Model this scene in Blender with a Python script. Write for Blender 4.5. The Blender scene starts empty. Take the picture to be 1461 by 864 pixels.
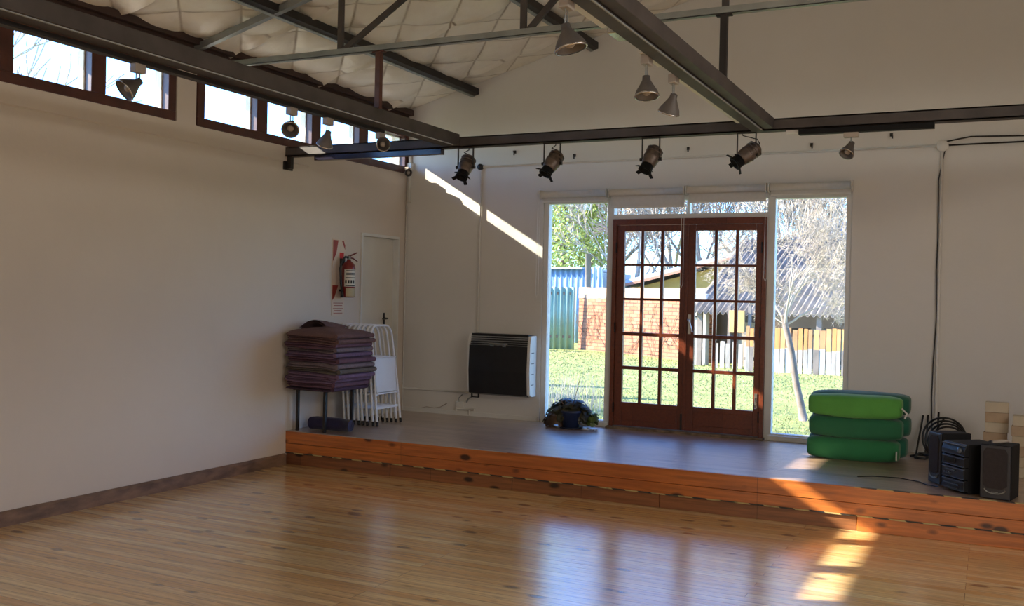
import bpy, bmesh, math, random
from mathutils import Vector, Matrix, Euler, noise
S = bpy.context.scene
COL = S.collection
PI = math.pi
R = random.Random(7)

# ------------------------------------------------------------------ camera
def cam_axes(yaw, pitch, roll):
    f = Vector((-math.sin(yaw)*math.cos(pitch), math.cos(yaw)*math.cos(pitch), math.sin(pitch)))
    r = Vector((math.cos(yaw), math.sin(yaw), 0)); u = r.cross(f)
    c, s = math.cos(roll), math.sin(roll)
    return r*c+u*s, -r*s+u*c, f
cr, cu, cf = cam_axes(math.radians(26.031), math.radians(-0.363), math.radians(1.247))
cd = bpy.data.cameras.new('camera'); cam = bpy.data.objects.new('camera', cd); COL.objects.link(cam)
m = Matrix((cr, cu, -cf)).transposed().to_4x4(); m.translation = Vector((5.909, -9.360, 1.604))
cam.matrix_world = m
cd.sensor_width = 36; cd.lens = 36*1407.24/1461; cd.clip_start = .05; cd.clip_end = 500
S.camera = cam

# ------------------------------------------------------------------ world, sun, fill lamps, exposure
SKY = 0.78
SUN_E = 22.0
w = bpy.data.worlds.new('sky'); S.world = w; w.use_nodes = True
nt = w.node_tree; nt.nodes.clear()
sk = nt.nodes.new('ShaderNodeTexSky'); sk.sky_type = 'NISHITA'; sk.sun_disc = False
sk.sun_elevation = math.radians(28.3); sk.sun_rotation = math.radians(250); sk.air_density = 1.0; sk.dust_density = .1; sk.ozone_density = 4.0
bg = nt.nodes.new('ShaderNodeBackground'); bg.inputs['Strength'].default_value = SKY
wo = nt.nodes.new('ShaderNodeOutputWorld')
tint = nt.nodes.new('ShaderNodeMix'); tint.data_type = 'RGBA'; tint.blend_type = 'MULTIPLY'; tint.inputs[0].default_value = 1
tint.inputs[7].default_value = (.65, .92, 1.33, 1); nt.links.new(sk.outputs[0], tint.inputs[6]); nt.links.new(tint.outputs[2], bg.inputs[0]); nt.links.new(bg.outputs[0], wo.inputs[0])

sd = bpy.data.lights.new('sun', 'SUN'); sd.energy = SUN_E; sd.angle = math.radians(.53); sd.color = (1, .90, .74)
so = bpy.data.objects.new('sun', sd); COL.objects.link(so)
SUNDIR = Vector((1, .362, -.607)).normalized()
so.rotation_euler = (-SUNDIR).to_track_quat('Z', 'Y').to_euler()
so.location = (-8, -4, 8)

def area(name, loc, to, sx, sy, watt, col):
    a = bpy.data.lights.new(name, 'AREA'); a.shape = 'RECTANGLE'; a.size = sx; a.size_y = sy; a.energy = watt; a.color = col
    o = bpy.data.objects.new(name, a); COL.objects.link(o); o.location = loc
    o.rotation_euler = (Vector(to)-Vector(loc)).to_track_quat('-Z', 'Y').to_euler()
    return o
# fill lamps added inside the room; rear and right walls have no openings
area('rear_fill_lamp', (4.4, -11.9, 1.75), (4.4, -3, 4.6), 5.0, 1.4, 48, (1, .94, .85))
area('side_fill_lamp', (8.60, -4.9, 1.6), (0, -4.6, .9), 3.2, 1.3, 24, (1, .965, .92))
area('high_fill_lamp', (8.62, -5.9, 3.18), (3.6, -5.5, 0), 6.6, .36, 96, (1, .95, .88))
S.view_settings.view_transform = 'Standard'; S.view_settings.look = 'None'
S.view_settings.gamma = 1; S.view_settings.use_curve_mapping = False
S.view_settings.exposure = 0.1

# ------------------------------------------------------------------ materials
class NB:
    def __init__(s, name):
        s.m = bpy.data.materials.new(name); s.m.use_nodes = True; s.t = s.m.node_tree; s.t.nodes.clear()
        s.out = s.n('ShaderNodeOutputMaterial')
    def n(s, ty, **kw):
        x = s.t.nodes.new(ty)
        for k, v in kw.items():
            if k in x.inputs.keys(): x.inputs[k].default_value = v
            else: setattr(x, k, v)
        return x
    def l(s, a, b): s.t.links.new(a, b)
    def coord(s, scale=(1, 1, 1), rot=(0, 0, 0), src='Object'):
        tc = s.n('ShaderNodeTexCoord'); mp = s.n('ShaderNodeMapping')
        mp.inputs['Scale'].default_value = scale; mp.inputs['Rotation'].default_value = rot
        s.l(tc.outputs[src], mp.inputs[0]); return mp.outputs[0]
    def noise(s, vec, scale, detail=4, rough=.55):
        x = s.n('ShaderNodeTexNoise'); x.inputs['Scale'].default_value = scale
        x.inputs['Detail'].default_value = detail; x.inputs['Roughness'].default_value = rough
        s.l(vec, x.inputs['Vector']); return x.outputs[0]
    def ramp(s, fac, stops):
        x = s.n('ShaderNodeValToRGB'); e = x.color_ramp.elements
        while len(e) < len(stops): e.new(.5)
        for i, (p, c) in enumerate(stops):
            e[i].position = p; e[i].color = (*c, 1) if len(c) == 3 else c
        s.l(fac, x.inputs[0]); return x.outputs[0]
    def mix(s, fac, a, b, mode='MIX'):
        x = s.n('ShaderNodeMix'); x.data_type = 'RGBA'; x.blend_type = mode
        for k, v in ((0, fac), (6, a), (7, b)):
            if hasattr(v, 'is_linked'): s.l(v, x.inputs[k])
            elif k == 0: x.inputs[0].default_value = v
            else: x.inputs[k].default_value = (*v, 1)
        return x.outputs[2]
    def math(s, op, a, b=None):
        x = s.n('ShaderNodeMath'); x.operation = op
        for k, v in ((0, a), (1, b)):
            if v is None: continue
            if hasattr(v, 'is_linked'): s.l(v, x.inputs[k])
            else: x.inputs[k].default_value = v
        return x.outputs[0]
    def bsdf(s, col, rough=.5, metal=0, bump=None, bstr=.3, bdist=.01, coat=0, coatr=.1, spec=.5, sheen=0):
        b = s.n('ShaderNodeBsdfPrincipled')
        for k, v in (('Base Color', col), ('Roughness', rough)):
            if hasattr(v, 'is_linked'): s.l(v, b.inputs[k])
            else: b.inputs[k].default_value = (*v, 1) if k == 'Base Color' else v
        b.inputs['Metallic'].default_value = metal; b.inputs['Coat Weight'].default_value = coat
        b.inputs['Coat Roughness'].default_value = coatr; b.inputs['Coat IOR'].default_value = 2.1 if coat >= 1 else 1.5; b.inputs['Specular IOR Level'].default_value = spec
        b.inputs['Sheen Weight'].default_value = sheen
        if bump is not None:
            bp = s.n('ShaderNodeBump'); bp.inputs['Strength'].default_value = bstr; bp.inputs['Distance'].default_value = bdist
            s.l(bump, bp.inputs['Height']); s.l(bp.outputs[0], b.inputs['Normal'])
            if coat >= 1: s.l(bp.outputs[0], b.inputs['Coat Normal'])
        s.l(b.outputs[0], s.out.inputs[0]); return s.m

def simple(name, col, rough=.5, metal=0, var=.15, scale=6, bstr=.1, coat=0, sheen=0, spec=.5, stretch=(1, 1, 1)):
    b = NB(name); v = b.coord(stretch); n = b.noise(v, scale, 4)
    lo = tuple(c*(1-var) for c in col); hi = tuple(min(1, c*(1+var)) for c in col)
    c = b.ramp(n, [(.3, lo), (.7, hi)])
    n2 = b.noise(v, scale*6, 3)
    return b.bsdf(c, rough, metal, n2, bstr, .004, coat, .1, spec, sheen)

def plaster(name, col, stain=(.55, .5, .42)):
    b = NB(name); v = b.coord()
    big = b.noise(v, .9, 5, .6); c = b.ramp(big, [(.3, tuple(k*.93 for k in col)), (.75, col)])
    st = b.noise(b.coord((1, 1, .35)), 2.2, 6, .7); f = b.ramp(st, [(.58, (0, 0, 0)), (.8, (.16, .16, .16))])
    c = b.mix(f, c, stain)
    fine = b.noise(v, 5, 8, .6)
    return b.bsdf(c, .75, 0, fine, .35, .012)

def planks(name, cols, width, length, rough, knot=.5, coat=.0, axis='X', bd=.0015, wave=.4, dark=.25, kscale=1, coatr=.08, spec=.5, kr=(.06, .17)):
    """boards running along local X (or Y), laid side by side"""
    b = NB(name)
    rot = (0, 0, 0) if axis == 'X' else (0, 0, PI/2)
    v = b.coord((1, 1, 1), rot)
    br = b.n('ShaderNodeTexBrick'); br.offset = .37; br.offset_frequency = 3
    for k, x in (('Scale', 1), ('Mortar Size', .0016), ('Mortar Smooth', .3), ('Bias', 0), ('Brick Width', length), ('Row Height', width)): br.inputs[k].default_value = x
    br.inputs['Color1'].default_value = (0, 0, 0, 1); br.inputs['Color2'].default_value = (1, 1, 1, 1); br.inputs['Mortar'].default_value = (.5, .5, .5, 1)
    b.l(v, br.inputs['Vector'])
    board = b.ramp(br.outputs['Color'], [(0, cols[0]), (.5, cols[1]), (1, cols[2])])
    sv = b.coord((1.3, 26, 26) if axis == 'X' else (26, 1.3, 26))
    g = b.noise(sv, 1.6, 6, .65)
    grain = b.ramp(g, [(.32, (1-dark,)*3), (.62, (1.08,)*3)])
    c = b.mix(1, board, grain, 'MULTIPLY')
    # broad reddish figure
    g2 = b.noise(b.coord((.7, 7, 7) if axis == 'X' else (7, .7, 7)), 1.2, 4, .6)
    c = b.mix(b.ramp(g2, [(.5, (0, 0, 0)), (.75, (.5, .5, .5))]), c, cols[3])
    # knots
    kv = b.coord((4.2*kscale, 8.5*kscale, 8.5*kscale) if axis == 'X' else (8.5*kscale, 4.2*kscale, 8.5*kscale))
    wz = b.noise(kv, 1.5, 3); 
    vo = b.n('ShaderNodeTexVoronoi'); vo.inputs['Scale'].default_value = .62; vo.inputs['Randomness'].default_value = 1
    mx = b.n('ShaderNodeMix'); mx.data_type = 'VECTOR'; mx.inputs[0].default_value = .10
    b.l(kv, mx.inputs[4]); b.l(wz, mx.inputs[5]); b.l(mx.outputs[1], vo.inputs['Vector'])
    kf = b.ramp(vo.outputs['Distance'], [(kr[0], (knot,)*3), (kr[1], (0, 0, 0))])
    c = b.mix(kf, c, tuple(x*.12 for x in cols[3]))
    # gaps
    c = b.mix(b.math('MULTIPLY', br.outputs['Fac'], .75), c, tuple(x*.15 for x in cols[3]))
    h = b.math('ADD', b.math('MULTIPLY', br.outputs['Fac'], -1.0), b.math('MULTIPLY', g, wave))
    rr = b.math('ADD', b.math('MULTIPLY', g2, .14), rough-.07)
    return b.bsdf(c, rr, 0, h, 1.0 if coat >= 1 else .5, bd, coat, coatr, spec)

def bricks(name, c1, c2, mort, sc, rot=(PI/2, 0, 0)):
    b = NB(name); v = b.coord((1, 1, 1), rot)
    br = b.n('ShaderNodeTexBrick')
    for k, x in (('Scale', 1), ('Mortar Size', .014), ('Brick Width', .32), ('Row Height', .10)): br.inputs[k].default_value = x
    br.inputs['Color1'].default_value = (*c1, 1); br.inputs['Color2'].default_value = (*c2, 1); br.inputs['Mortar'].default_value = (*mort, 1)
    b.l(v, br.inputs['Vector'])
    n = b.noise(b.coord(), 3, 6); c = b.mix(b.ramp(n, [(.4, (0, 0, 0)), (.75, (.6, .6, .6))]), br.outputs['Color'], c2)
    return b.bsdf(c, .95, 0, br.outputs['Fac'], -.6, .01)

def glass():
    b = NB('window_glass'); t = b.n('ShaderNodeBsdfTransparent'); t.inputs[0].default_value = (.97, .98, .97, 1)
    g = b.n('ShaderNodeBsdfGlossy'); g.inputs['Roughness'].default_value = .01
    f = b.n('ShaderNodeFresnel'); ge = b.n('ShaderNodeNewGeometry')
    # both faces of the thin pane reflect like an air-to-glass surface
    b.l(b.math('ADD', 1.45, b.math('MULTIPLY', ge.outputs['Backfacing'], 1/1.45-1.45)), f.inputs['IOR'])
    mx = b.n('ShaderNodeMixShader'); b.l(f.outputs[0], mx.inputs[0]); b.l(t.outputs[0], mx.inputs[1]); b.l(g.outputs[0], mx.inputs[2])
    b.l(mx.outputs[0], b.out.inputs[0]); return b.m

def striped(name, c1, c2, per, ang=PI/4, plane='XZ', soft=.02, rough=.5):
    """diagonal stripes for tape and signs"""
    b = NB(name); tc = b.n('ShaderNodeTexCoord'); sp = b.n('ShaderNodeSeparateXYZ'); b.l(tc.outputs['Object'], sp.inputs[0])
    a = sp.outputs[plane[0]]; d = sp.outputs[plane[1]]
    s_ = b.math('ADD', b.math('MULTIPLY', a, math.cos(ang)), b.math('MULTIPLY', d, math.sin(ang)))
    fr = b.math('FRACT', b.math('DIVIDE', s_, per))
    c = b.ramp(fr, [(.5-soft, c1), (.5+soft, c2)])
    n = b.noise(b.coord(), 14, 4); c = b.mix(b.ramp(n, [(.52, (0, 0, 0)), (.7, (.8, .8, .8))]), c, tuple(x*.25+.02 for x in c1))
    return b.bsdf(c, rough)

M = dict(
 wall_l=plaster('white_plaster_left', (.73, .645, .555)),
 wall_b=plaster('white_plaster_back', (.755, .73, .68)),
 wall_o=plaster('ochre_plaster', (.62, .50, .38)),
 floor=planks('pine_floor', [(.80, .46, .17), (.90, .60, .26), (.96, .72, .37), (.66, .34, .12)], .078, 2.9, .20, .8, 1.0, 'X', .0011, 1.0, .42, 1.25, .13, .2, (.09, .20)),
 deck=planks('stage_deck_boards', [(.38, .24, .16), (.46, .30, .20), (.53, .36, .25), (.28, .16, .10)], .088, 2.6, .22, .5, 1.0, 'X', .0045, 1.0, .40, 1.0, .32, .3),
 riser=planks('varnished_riser_pine', [(.44, .115, .022), (.50, .14, .028), (.56, .17, .034), (.28, .06, .016)], .7, 3.1, .33, .95, .3, 'X', .001, .4, .38, 1.5, .2, .5, (.13, .23)),
 riser2=planks('worn_riser_pine', [(.20, .075, .03), (.26, .095, .035), (.31, .12, .045), (.13, .04, .02)], .7, 1.4, .4, .95, .15, 'X', .001, .4, .4, 1.6, .2, .5, (.13, .23)),
 tape=striped('hazard_tape', (.50, .38, .16), (.035, .03, .03), .12, PI/3.2),
 base=simple('worn_skirting_wood', (.20, .12, .075), .6, 0, .45, 5, .4, stretch=(1, 1, 3)),
 glass=glass(),
 dark_wood=simple('dark_stained_window_wood', (.075, .022, .014), .45, 0, .3, 8, .2, coat=.2),
 head_wood=simple('dark_brown_head_board', (.045, .022, .016), .6, 0, .3, 5, .2),
 door_wood=planks('mahogany_stained_door', [(.13, .026, .010), (.155, .032, .012), (.18, .038, .014), (.075, .014, .007)], .9, 3, .34, .0, .25, 'Y', .0006, .6, .35, 1.0, .15),
 white_paint=simple('white_painted_frame', (.74, .73, .69), .45, 0, .05, 4, .08),
 cream_door=simple('cream_painted_door', (.72, .69, .60), .5, 0, .05, 3, .08),
 blind=simple('blind_fabric', (.66, .645, .60), .85, 0, .04, 30, .15),
 plastic_w=simple('white_plastic', (.72, .70, .65), .4, 0, .06, 9, .05),
 steel=simple('grey_painted_steel', (.065, .054, .05), .6, .05, .35, 4, .12, stretch=(1, 1, 1)),
 steel_l=simple('galvanised_steel', (.30, .32, .31), .38, .55, .2, 5, .1),
 steel_d=simple('dark_steel', (.022, .018, .017), .5, .2, .3, 5, .1),
 blackp=simple('black_paint', (.010, .010, .011), .38, 0, .25, 10, .05),
 blackm=simple('matt_black', (.007, .007, .008), .65, 0, .25, 10, .1, spec=.25),
 bluish=simple('glossy_black_track', (.025, .022, .04), .18, .2, .2, 6, .03),
 chrome=simple('chrome_reflector', (.55, .53, .50), .2, .9, .1, 8, .03),
 lampgrey=simple('grey_lamp_shade', (.15, .135, .125), .5, .2, .2, 9, .05),
 spotgrey=simple('worn_bronze_lantern', (.16, .125, .105), .4, .6, .35, 16, .1),
 adapter=simple('beige_adapter_plastic', (.42, .36, .30), .5, 0, .1, 9, .05),
 chair_white=simple('white_enamel', (.86, .87, .90), .5, 0, .03, 4, .03),
 blanket=None,
 foil=None,
 green=None,
)
def m_foil():
    b = NB('quilted_ceiling_foil'); v = b.coord()
    n = b.noise(v, 2.2, 5, .6); c = b.ramp(n, [(.3, (.86, .79, .65)), (.7, (.95, .90, .78))])
    n2 = b.noise(b.coord((1, 1, 1)), .8, 5, .7); c = b.mix(b.ramp(n2, [(.55, (0, 0, 0)), (.8, (.45, .45, .45))]), c, (.50, .38, .22))
    sp = b.n('ShaderNodeSeparateXYZ'); tc = b.n('ShaderNodeTexCoord'); b.l(tc.outputs['Object'], sp.inputs[0])
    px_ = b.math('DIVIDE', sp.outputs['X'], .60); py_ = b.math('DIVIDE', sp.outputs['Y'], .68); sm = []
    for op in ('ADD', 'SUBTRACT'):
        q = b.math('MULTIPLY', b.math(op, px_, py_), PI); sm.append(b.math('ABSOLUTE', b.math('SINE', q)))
    seam_shade = b.math('MULTIPLY', b.ramp(b.math('MINIMUM', sm[0], sm[1]), [(.0, (1, 1, 1)), (.11, (0, 0, 0))]), b.ramp(n, [(.35, (.25, .25, .25)), (.6, (.8, .8, .8))]))
    c = b.mix(seam_shade, c, (.30, .22, .13))     # crease shade painted into the colour along the quilting seams
    f = b.noise(v, 16, 5, .6); return b.bsdf(c, .42, .15, f, .3, .012)
M['foil'] = m_foil()
def m_wool(name, c1, c2, sc=(40, 40, 40)):
    b = NB(name); v = b.coord(); n = b.noise(b.coord((1, 1, 1)), 9, 5, .7); f = b.noise(b.coord(sc), 4, 3, .8)
    c = b.ramp(n, [(.3, c1), (.7, c2)]); c = b.mix(1, c, b.ramp(f, [(.3, (.45, .45, .45)), (.7, (1.3, 1.3, 1.3))]), 'MULTIPLY')
    return b.bsdf(c, .95, 0, f, .8, .004, sheen=.04, spec=.15)
M['wool'] = [m_wool('mauve_brown_wool', (0.149, 0.080, 0.080), (0.222, 0.126, 0.118)), m_wool('plum_wool', (0.141, 0.068, 0.099), (0.213, 0.113, 0.154)),
             m_wool('violet_wool', (0.156, 0.092, 0.161), (0.246, 0.151, 0.238)), m_wool('heather_grey_wool', (0.183, 0.130, 0.146), (0.270, 0.205, 0.223)),
             m_wool('olive_grey_wool', (0.124, 0.099, 0.084), (0.198, 0.159, 0.137)), m_wool('dark_purple_wool', (0.066, 0.035, 0.060), (0.115, 0.061, 0.099))]
def m_fab(name, c, var=.12):
    b = NB(name); v = b.coord(); n = b.noise(v, 3, 5, .6); cc = b.ramp(n, [(.3, tuple(x*(1-var) for x in c)), (.7, tuple(min(1, x*(1+var)) for x in c))])
    f = b.noise(b.coord((1, 1, 1)), 9, 6, .6); return b.bsdf(cc, .8, 0, f, .35, .012, sheen=.2)
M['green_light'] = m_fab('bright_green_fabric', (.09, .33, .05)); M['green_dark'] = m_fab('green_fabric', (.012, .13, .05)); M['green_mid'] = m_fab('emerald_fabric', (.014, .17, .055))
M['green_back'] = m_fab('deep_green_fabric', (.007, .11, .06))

# ------------------------------------------------------------------ mesh builder
class MB:
    def __init__(s): s.v = []; s.f = []; s.sm = []
    def add(s, vs, fs, smooth=False):
        o = len(s.v); s.v += [Vector(v) for v in vs]; s.f += [tuple(i+o for i in f) for f in fs]; s.sm += [smooth]*len(fs); return s
    def box(s, a, b, T=None):
        x0, y0, z0 = (min(a[i], b[i]) for i in range(3)); x1, y1, z1 = (max(a[i], b[i]) for i in range(3))
        vs = [Vector(p) for p in ((x0,y0,z0),(x1,y0,z0),(x1,y1,z0),(x0,y1,z0),(x0,y0,z1),(x1,y0,z1),(x1,y1,z1),(x0,y1,z1))]
        if T: vs = [T @ v for v in vs]
        return s.add(vs, [(0,3,2,1),(4,5,6,7),(0,1,5,4),(1,2,6,5),(2,3,7,6),(3,0,4,7)])
    def prism(s, poly, h0, h1, ax='Z', T=None):
        def P(a, b, h): return {'Z': (a, b, h), 'Y': (a, h, b), 'X': (h, a, b)}[ax]
        n = len(poly); vs = [Vector(P(a, b, h0)) for a, b in poly]+[Vector(P(a, b, h1)) for a, b in poly]
        if T: vs = [T @ v for v in vs]
        area2 = sum(poly[i][0]*poly[(i+1) % n][1]-poly[(i+1) % n][0]*poly[i][1] for i in range(n))
        fs = [tuple(range(n))[::-1], tuple(range(n, 2*n))]+[(i, (i+1) % n, n+(i+1) % n, n+i) for i in range(n)]
        if (area2 < 0) != (ax == 'Y'): fs = [f[::-1] for f in fs]
        return s.add(vs, fs)
    def tube(s, pts, r, n=8, cap=True, smooth=True):
        pts = [Vector(p) for p in pts]; rs = r if isinstance(r, (list, tuple)) else [r]*len(pts)
        vs = []; up = None
        for i, p in enumerate(pts):
            d = (pts[min(i+1, len(pts)-1)]-pts[max(i-1, 0)])
            if d.length < 1e-9: d = Vector((0, 0, 1))
            d.normalize()
            if up is None: up = Vector((0, 0, 1)) if abs(d.z) < .9 else Vector((1, 0, 0))
            a = d.cross(up)
            if a.length < 1e-4: a = d.cross(Vector((0, 1, .3)))
            a.normalize(); b = a.cross(d).normalized(); up = b
            for k in range(n):
                t = 2*PI*k/n; vs.append(p+(a*math.cos(t)+b*math.sin(t))*rs[i])
        fs = []
        for i in range(len(pts)-1):
            for k in range(n): fs.append((i*n+k, (i+1)*n+k, (i+1)*n+(k+1) % n, i*n+(k+1) % n))
        s.add(vs, [f[::-1] for f in fs], smooth)
        if cap:
            o = len(s.v)-len(vs); s.f.append(tuple(o+k for k in range(n))); s.f.append(tuple(o+(len(pts)-1)*n+k for k in range(n))[::-1]); s.sm += [False]*2
        return s
    def lathe(s, prof, n=20, T=None, smooth=True, cap=True):
        vs = []
        for (r, z) in prof:
            for k in range(n): vs.append(Vector((r*math.cos(2*PI*k/n), r*math.sin(2*PI*k/n), z)))
        if T: vs = [T @ v for v in vs]
        fs = [(i*n+k, i*n+(k+1) % n, (i+1)*n+(k+1) % n, (i+1)*n+k) for i in range(len(prof)-1) for k in range(n)]
        s.add(vs, fs, smooth); o = len(s.v)-len(vs)
        if not cap: return s
        s.f.append(tuple(o+k for k in range(n))[::-1]); s.f.append(tuple(o+(len(prof)-1)*n+k for k in range(n))); s.sm += [False]*2
        return s
    def grid(s, nx, ny, fn, smooth=True):
        vs = [fn(i/nx, j/ny) for j in range(ny+1) for i in range(nx+1)]
        fs = [(j*(nx+1)+i, j*(nx+1)+i+1, (j+1)*(nx+1)+i+1, (j+1)*(nx+1)+i) for j in range(ny) for i in range(nx)]
        return s.add(vs, fs, smooth)
    def blob(s, nu, nv, fn):
        """closed surface: fn(theta 0..2pi, phi -pi/2..pi/2)"""
        vs = []; 
        for j in range(nv+1):
            ph = -PI/2+PI*j/nv
            for i in range(nu): vs.append(fn(2*PI*i/nu, ph))
        fs = [(j*nu+i, j*nu+(i+1) % nu, (j+1)*nu+(i+1) % nu, (j+1)*nu+i) for j in range(nv) for i in range(nu)]
        return s.add(vs, fs, True)
    def build(s, name, mat, parent=None, bevel=0, world=True, kind=None, label=None, cat=None, group=None, weld=False):
        me = bpy.data.meshes.new(name)
        vs = s.v
        if parent is not None and world:
            inv = wm(parent).inverted(); vs = [inv @ v for v in vs]
        me.from_pydata([tuple(v) for v in vs], [], s.f); me.polygons.foreach_set('use_smooth', s.sm)
        if weld:
            bm = bmesh.new(); bm.from_mesh(me); bmesh.ops.remove_doubles(bm, verts=bm.verts, dist=1e-5); bmesh.ops.recalc_face_normals(bm, faces=bm.faces); bm.to_mesh(me); bm.free()
        me.update()
        for mm in (mat if isinstance(mat, list) else [mat]): me.materials.append(mm)
        o = bpy.data.objects.new(name, me); COL.objects.link(o)
        if parent is not None: o.parent = parent
        if bevel:
            bv = o.modifiers.new('bevel', 'BEVEL'); bv.width = bevel; bv.segments = 2; bv.limit_method = 'ANGLE'
        tag(o, label, cat, group, kind)
        return o
def wm(o):
    m = Matrix.LocRotScale(o.location, o.rotation_euler, o.scale)
    return wm(o.parent) @ m if o.parent else m
def tag(o, label=None, cat=None, group=None, kind=None):
    if label: o['label'] = label
    if cat: o['category'] = cat
    if group: o['group'] = group
    if kind: o['kind'] = kind
    return o
def thing(name, label, cat, loc=(0, 0, 0), rz=0, group=None, kind=None):
    o = bpy.data.objects.new(name, None); COL.objects.link(o); o.location = loc; o.rotation_euler = (0, 0, rz); o.empty_display_size = .1
    return tag(o, label, cat, group, kind)
def kids(o): return [c for c in COL.objects if c.parent is o]
def dup(root, loc=None, rot=None, label=None):
    def cp(o, par):
        c = o.copy(); COL.objects.link(c); c.parent = par
        for ch in kids(o): cp(ch, c)
        return c
    r = cp(root, None)
    if loc is not None: r.location = loc
    if rot is not None: r.rotation_euler = rot
    if label: r['label'] = label
    return r
def frame_of(p, d, roll=0):
    """matrix with local -Z along d at p"""
    q = Vector(d).normalized().to_track_quat('-Z', 'Y'); return Matrix.Translation(Vector(p)) @ q.to_matrix().to_4x4() @ Matrix.Rotation(roll, 4, 'Z')
def arc(c, r, a0, a1, n, ax=(0, 2)):
    out = []
    for i in range(n+1):
        a = a0+(a1-a0)*i/n; p = list(c); p[ax[0]] += r*math.cos(a); p[ax[1]] += r*math.sin(a); out.append(tuple(p))
    return out

HS = .311           # stage height
W0, W1 = 0.0, 8.74  # room width
YB = -12.2          # rear wall
def roof(x): return 3.656+.271*(x if x < 4.37 else 8.74-x)

# ------------------------------------------------------------------ room shell
MB().box((-.2, YB-.2, -.12), (W1+.2, .2, 0)).build('floor', M['floor'], kind='structure')
# ground outside
def gfn(u, v):
    x = -45+90*u; y = .2+60*v; return Vector((x, y, .05+.06*noise.noise(Vector((x*.3, y*.3, 0)))*min(1, max(0, (y-2)/4))))
# back wall with the opening for the glazed doors
OX0, OX1, OZ1 = 1.68, 4.74, 2.62
b = MB(); b.box((-.2, 0, -.1), (OX0, .2, 3.5)); b.box((OX1, 0, -.1), (W1+.2, .2, 3.5)); b.box((OX0, 0, OZ1), (OX1, .2, 3.5)); b.box((OX0, 0, -.1), (OX1, .2, HS-.002))
b.prism([(-.2, 3.5), (W1+.2, 3.5), (W1+.2, roof(W1)-.05), (4.37, roof(4.37)), (-.2, roof(0)-.05)], 0, .2, 'Y')
b.build('wall_back', M['wall_b'], kind='structure')
# left wall with clerestory openings
PANES_A = [(-.80, -.08), (-1.60, -.96), (-2.38, -1.74), (-3.16, -2.52)]
PANES_B = [(-4.17, -3.56), (-4.93, -4.30), (-5.72, -5.07), (-6.48, -5.86)]
PANES_C = [(-7.48, -6.86), (-8.26, -7.62)]
GA = (-3.24, -.01); GB = (-6.56, -3.48); GC = (-8.34, -6.78)
ZW0, ZW1 = 2.95, 3.40
b = MB()
b.box((-.2, YB, -.1), (0, -.862, ZW0)); b.box((-.2, -.14, -.1), (0, 0, ZW0)); b.box((-.2, -.862, 2.235), (0, -.14, ZW0)); b.box((-.2, -.862, -.1), (0, -.14, HS-.002))
for y0, y1 in ((GA[1], 0), (GB[1], GA[0]), (GC[1], GB[0]), (YB, GC[0])): b.box((-.2, y0, ZW0), (0, y1, ZW1))
b.box((-.2, YB, ZW1), (0, 0, 3.64))
# slightly proud plaster band under the windows
b.prism([(0, 2.80), (.012, 2.81), (.014, 2.95), (0, 2.95)], YB, -1.75, 'Y')
b.prism([(0, 2.95), (.012, 2.95), (.012, 3.38), (0, 3.38)], -3.46, -3.25, 'Y')
b.build('wall_left', M['wall_l'], kind='structure')
MB().box((W1, YB, -.1), (W1+.2, 0, 3.64)).build('wall_right', plaster('russet_plaster', (.42, .25, .15)), kind='structure')
b = MB(); b.prism([(-.2, -.1), (W1+.2, -.1), (W1+.2, roof(W1)-.05), (4.37, roof(4.37)), (-.2, roof(0)-.05)], YB-.2, YB, 'Y'); b.build('wall_rear', M['wall_l'], kind='structure')

# quilted ceiling, two slopes
def quilt(side):
    b = MB(); L = 4.37/math.cos(math.atan(.271)); nx, ny = 150, 440
    def fn(u, v):
        x = u*4.37; y = YB+(-YB)*v
        a, c = (x/.30+y/.34), (x/.30-y/.34)
        puff = (abs(math.sin(PI*a/2))**.4)*(abs(math.sin(PI*c/2))**.4)
        fd = min(1, max(0, -y/.35))
        z = roof(x)-.010-.055*puff*fd
        z -= .014*(noise.noise(Vector((x*.9+side*31, y*.9, 1.7)))+.4)*fd+.008*noise.noise(Vector((x*7+side*31, y*7, 4.7)))*fd
        s_ = ((y+.45) % 1.22)/1.22          # strips of blanket lap one over the next
        z -= .03*max(0, 1-s_/.05)*fd if s_ < .05 else 0
        if x < .02 or y > -.02: z = roof(x)+.01
        if side: x = W1-x
        return Vector((x, y, z))
    b.grid(nx, ny, fn)
    return b
b = quilt(0); b2 = quilt(1); b.add(b2.v, [f[::-1] for f in b2.f], True)
b.build('ceiling', M['foil'], kind='structure')
# roof sheeting with eaves
b = MB()
for sgn in (0, 1):
    X = lambda x: W1-x if sgn else x
    p = [(X(-.595), 3.505), (X(4.37), 3.505+.271*4.965), (X(4.37), 3.56+.271*4.965+.06), (X(-.595), 3.57)]
    b.prism(p, YB-.4, .45, 'Y')
for i in range(50):
    pass
b.build('roof', simple('pinkish_eave_board', (.55, .40, .34), .8), kind='structure')
# the dark head board above the clerestory windows
b = MB(); b.box((-.002, YB, ZW1), (.030, -.02, 3.63)); b.box((.03, YB, 3.585), (.09, -.02, 3.645)); b.build('trim_1', M['head_wood'], kind='structure', bevel=.003)
# skirting on the left wall
MB().prism([(0, 0), (.028, 0), (.026, .085), (.012, .10), (0, .10)], YB, -2.03, 'Y').build('baseboard_left', M['base'], kind='structure')
# painted edge strip at the foot of the back wall
MB().box((0, -.012, HS), (1.66, 0, HS+.045)).build('baseboard_back', M['white_paint'], kind='structure')

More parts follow.
